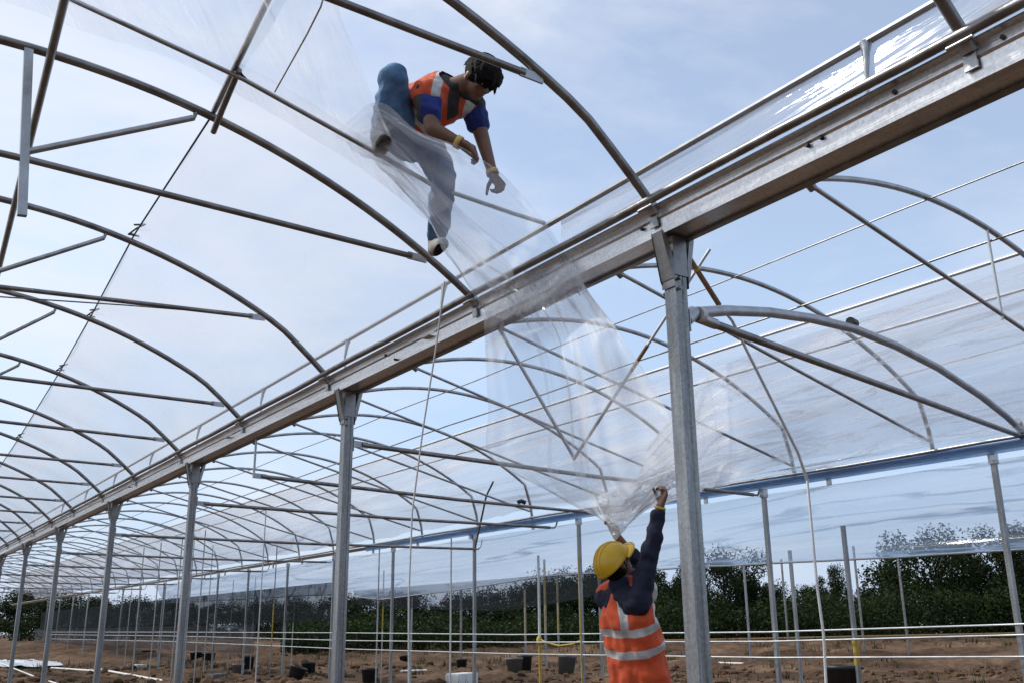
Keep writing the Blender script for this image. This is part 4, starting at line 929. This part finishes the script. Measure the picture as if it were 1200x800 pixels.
# (picture x of the crown, picture y of its top, depth, variant, width factor, label)
spots = [(845, 652, 40, 1, .9, 'rounded tree seen through the film just right of the thick square post'), (800, 668, 42, 0, .8, 'dark tree behind the thick square post'), (900, 690, 46, 3, 1.0, 'pale low tree between the taped post and the rounded tree'),
         (975, 668, 44, 2, .7, 'small upright tree behind the leaning white pole'), (945, 692, 48, 3, 1.0, 'low distant tree left of the small upright tree'), (1038, 650, 46, 2, .32, 'slender dark conifer shaped tree left of the broad right hand tree'),
         (1095, 632, 41, 1, 1.15, 'broad dark tree with its top seen through the film at right'), (1140, 655, 43, 0, .9, 'shrubby tree right beside the broad right hand tree'), (1185, 622, 39, 2, 1.1, 'tall dark tree behind the slim post at the right edge'), (1235, 630, 40, 1, 1.0, 'dark tree cut off by the right edge of the view'),
         (770, 672, 42, 2, 1.0, 'leafy tree behind the vest of the helmeted worker'), (700, 668, 43, 0, 1.0, 'tree with sky gaps just left of the yellow helmet'), (660, 676, 42, 1, .9, 'dark tree beyond the yellow outer post'),
         (620, 690, 43, 3, 1.0, 'dark tree below the sagging grey film flap'), (575, 695, 43, 1, 1.0, 'dark tree right of the clamp topped post'), (530, 700, 43, 0, 1.0, 'dark tree left of the clamp topped post'), (485, 700, 44, 3, 1.0, 'dark tree behind the white cord'), (440, 702, 45, 1, 1.0, 'dark tree just right of the halfway post'), (395, 704, 47, 3, 1.0, 'dark tree just left of the halfway post'), (345, 706, 52, 1, 1.0, 'dark tree behind the mesh screen'),
         (1020, 700, 47, 3, 1.0, 'low tree in the dip of the skyline right of the leaning pole'),
         (300, 708, 62, 1, 1.0, 'dark far tree behind the second half of the mesh screen'), (255, 709, 64, 0, 1.3, 'dark far tree behind the mesh screen right of the third gutter post'), (205, 706, 66, 3, 1.2, 'dark far tree behind the third gutter post'), (160, 704, 68, 1, 1.2, 'dark far tree left of the third gutter post'),
         (115, 702, 70, 0, 1.4, 'dark far tree behind the fourth gutter post'), (70, 698, 72, 1, 1.2, 'dark far tree behind the fifth gutter post'), (25, 694, 74, 3, 1.3, 'dark far tree near the left edge'), (-20, 692, 76, 0, 1.3, 'dark far tree cut by the left edge')]
used = set()
for (px, py, dep, v, wf, lb) in spots:
    wf *= 1.45 if px < 790 else 1.0
    o = trees[v] if v not in used else copy_tree(trees[v]); used.add(v)
    hgt = [4.6, 4.2, 5.2, 3.9][v]
    p = atd(px, py, dep); s_ = (p.z + .25 - .3) / hgt
    o.location = (p.x, p.y, .3); o.scale = (s_ * wf * .86, s_ * wf * .86, s_); o.rotation_euler.z = px * 1.7; o['label'] = lb
rnd = random.Random(5); g = MB(); pts = []
for _ in range(110000):
    px = rnd.uniform(330, 1300); dep = rnd.uniform(35.5, 42)
    b = atd(px, 740, dep); hmax = .95 + .6 * noise.noise(Vector((px * .018, dep * .5, 2))) + .45 * noise.noise(Vector((px * .06, dep, 8)))
    hmax += .55 * (px > 760) + .4 * (px > 1040)
    pts.append(Vector((b.x, b.y, .2 + max(.1, hmax) * rnd.random() ** .7 * (1 + .35 * (dep - 35) / 5))))
leaf_quads(g, pts, .06, rnd)
tag(g.build('hedge_undergrowth', M['bush']), 'dense green undergrowth along the foot of the trees', 'undergrowth', kind='stuff')
# earth bank in front of the hedge, with a rusty pipe on it
# ------------------------------------------------------------------ tubs, buckets, blocks on the soil
def tub(px, py, wpx, hpx, m, label, name='planting_pot', tilt=0.0, gp='pots standing on the soil'):
    b = atz(px, py, .0); dep = (Vector(RM[:, 2])).dot(b - Vector(CAM)); r = wpx / 2 * dep / FPX; h = hpx * dep / FPX
    t = thing(name, (b.x, b.y, -.02), label, 'pot', gp)
    g = MB(); n = 20; prof = [(r * .80, 0), (r * .97, h * .86), (r * 1.03, h * .87), (r * 1.03, h), (r * .93, h), (r * .88, h * .7)]
    q = Quaternion((RV.x, RV.y, 0), 0) @ Quaternion(FV, tilt)
    vs = [q @ Vector((pr * math.cos(6.2832 * k / n), pr * math.sin(6.2832 * k / n), z)) + Vector((b.x, b.y, -.02 + r * abs(math.sin(tilt)) * .8)) for pr, z in prof for k in range(n)]
    g.add(vs, [(i * n + k, i * n + (k + 1) % n, (i + 1) * n + (k + 1) % n, (i + 1) * n + k) for i in range(len(prof) - 1) for k in range(n)] + [tuple(range(n))[::-1]], True)
    g.build('tub_wall', M[m], t)
    d = MB(); top = [q @ Vector((r * .89 * math.cos(6.2832 * k / n), r * .89 * math.sin(6.2832 * k / n), h * .9 + .04 * r * math.sin(k * 2.3))) + Vector((b.x, b.y, -.02 + r * abs(math.sin(tilt)) * .8)) for k in range(n)]
    d.add(top + [sum(top, Vector()) / n + Vector((0, 0, h * .06))], [(k, (k + 1) % n, n) for k in range(n)], True); d.build('soil_fill', M['soil'], t)
    return t
tub(990, 812, 42, 33, 'dark', 'big black tub of soil at the bottom right')
tub(603, 786, 20, 16, 'greypot', 'grey pot left of the bucket post foot'); tub(615, 784, 18, 17, 'dark', 'dark pot touching the right side of a grey pot')
tub(663, 790, 22, 22, 'greypot', 'grey tilted pot just left of the post beside the worker', tilt=.12)
tub(433, 799, 20, 17, 'dark', 'black pot right of the halfway post'); tub(474, 777, 13, 10, 'dark', 'small dark pot behind the white cord'); tub(541, 782, 13, 11, 'dark', 'small dark pot left of the clamp topped post')
tub(345, 797, 20, 15, 'dark', 'black tilted pot in front of its twin left of the halfway post', tilt=.35); tub(361, 790, 17, 15, 'dark', 'black pot behind the tilted one left of the halfway post')
tub(316, 766, 11, 9, 'greypot', 'grey pot at the foot of the pole with a yellow middle'); tub(381, 771, 11, 10, 'greypot', 'small grey pot touching the left side of the halfway post')
tub(279, 789, 14, 12, 'greypot', 'grey pot of the pair far left of the halfway post'); tub(290, 784, 15, 16, 'dark', 'tall dark pot of the pair far left of the halfway post')
tub(230, 776, 16, 13, 'dark', 'dark pot right of the third gutter post, left in its heap'); tub(244, 777, 15, 13, 'dark', 'dark pot right of the third gutter post, right in its heap')
tub(148, 769, 14, 9, 'dark', 'dark pot right of the fourth gutter post, nearer to it'); tub(173, 772, 15, 11, 'dark', 'dark pot right of the fourth gutter post, farther from it'); tub(162, 772, 8, 6, 'greypot', 'small grey pot between two dark pots'); tub(108, 763, 10, 7, 'dark', 'tiny dark pot left of the fourth gutter post')
tub(402, 770, 9, 8, 'dark', 'tiny dark pot hugging the right side of the halfway post')
def block(px, py, w, d, h, m, label, name, cat, rz=.3):
    b = atz(px, py, 0); tag(MB().box((b.x, b.y, h / 2 - .02), (w, d, h), Quaternion((0, 0, 1), rz), .02).build(name, M[m], base=(b.x, b.y, 0)), label, cat)
block(541, 801, .62, .40, .24, 'foam', 'white block on the soil at the foot of the clamp topped post', 'white_block', 'block')
block(255, 795, .45, .3, .14, 'greypot', 'flat grey footing block under a side post left of the halfway post', 'footing_block', 'block')
block(160, 782, .6, .4, .12, 'foam', 'pale flat block on the soil right of the fourth gutter post', 'flat_block', 'block', .8)
b0, b1 = atz(4, 770, .03), atz(72, 780, .03)
tag(grid_surface([[atz(-12, 771, .05), atz(20, 770, .07), atz(56, 772, .04)], [atz(-14, 776, .05), atz(24, 775, .12), atz(70, 776, .05)], [atz(-16, 780, .04), atz(30, 780, .05), atz(74, 779, .03)]], 30, 60, lambda u, v, p: Vector((0, 0, .05 * nz(p.x * 3, p.y * 3))), 'crumpled_sheet', 'sheet', 'crumpled pale sheet lying on the soil at the lower left', 'sheet'))
pp = [atz(-20, 768, .10), atz(0, 776, .10), atz(40, 792, .08), atz(75, 803, .06), atz(110, 812, .05)]
tubething('loose_pipe', pp, .018, 'white', 'pale loose pipe lying across the lower left corner', 'pipe')
for (a, b, lb) in (((60, 782), (118, 786), 'pale lath on the soil left of the fourth gutter post'), ((118, 784), (190, 797), 'long pale lath beside the fourth gutter post'), ((840, 776), (873, 777), 'pale lath on the soil right of the thick square post'), ((1168, 771), (1196, 773), 'pale lath at the right edge post'), ((470, 786), (500, 785), 'short pale lath right of the white cord')):
    tubething('wood_lath', [atz(*a, .05), atz(*b, .05)], .03, 'foam', lb, 'lath', 'loose laths on the soil', n=4)
rp = [atd(700, 752, 35), atd(900, 748, 34.5), atd(1190, 742, 34)]
tubething('rusty_rail', rp, .05, 'rust', 'rusty horizontal rail in front of the hedge', 'rail')

rnd = random.Random(9); g = MB()
for _ in range(420):
    px = rnd.uniform(-10, 1250); dep = rnd.uniform(16, 36) if rnd.random() < .35 else rnd.uniform(29, 36)
    b = atd(px, 740, dep); z0 = ground_h(b.x, b.y) - .02 + .55 * max(0, min(1, ((b.x * .83 + b.y * .56) - 28) / 8))
    for _k in range(rnd.randint(5, 14)):
        o = Vector((b.x + rnd.gauss(0, .10), b.y + rnd.gauss(0, .10), z0)); tip = o + Vector((rnd.gauss(0, .06), rnd.gauss(0, .06), rnd.uniform(.08, .28))); w = Vector((rnd.gauss(0, 1), rnd.gauss(0, 1), 0)).normalized() * .012
        g.add([o - w, o + w, tip], [(0, 1, 2)], False)
tag(g.build('weeds', M['bush']), 'sparse green weeds growing on the bare soil', 'weeds', kind='stuff')
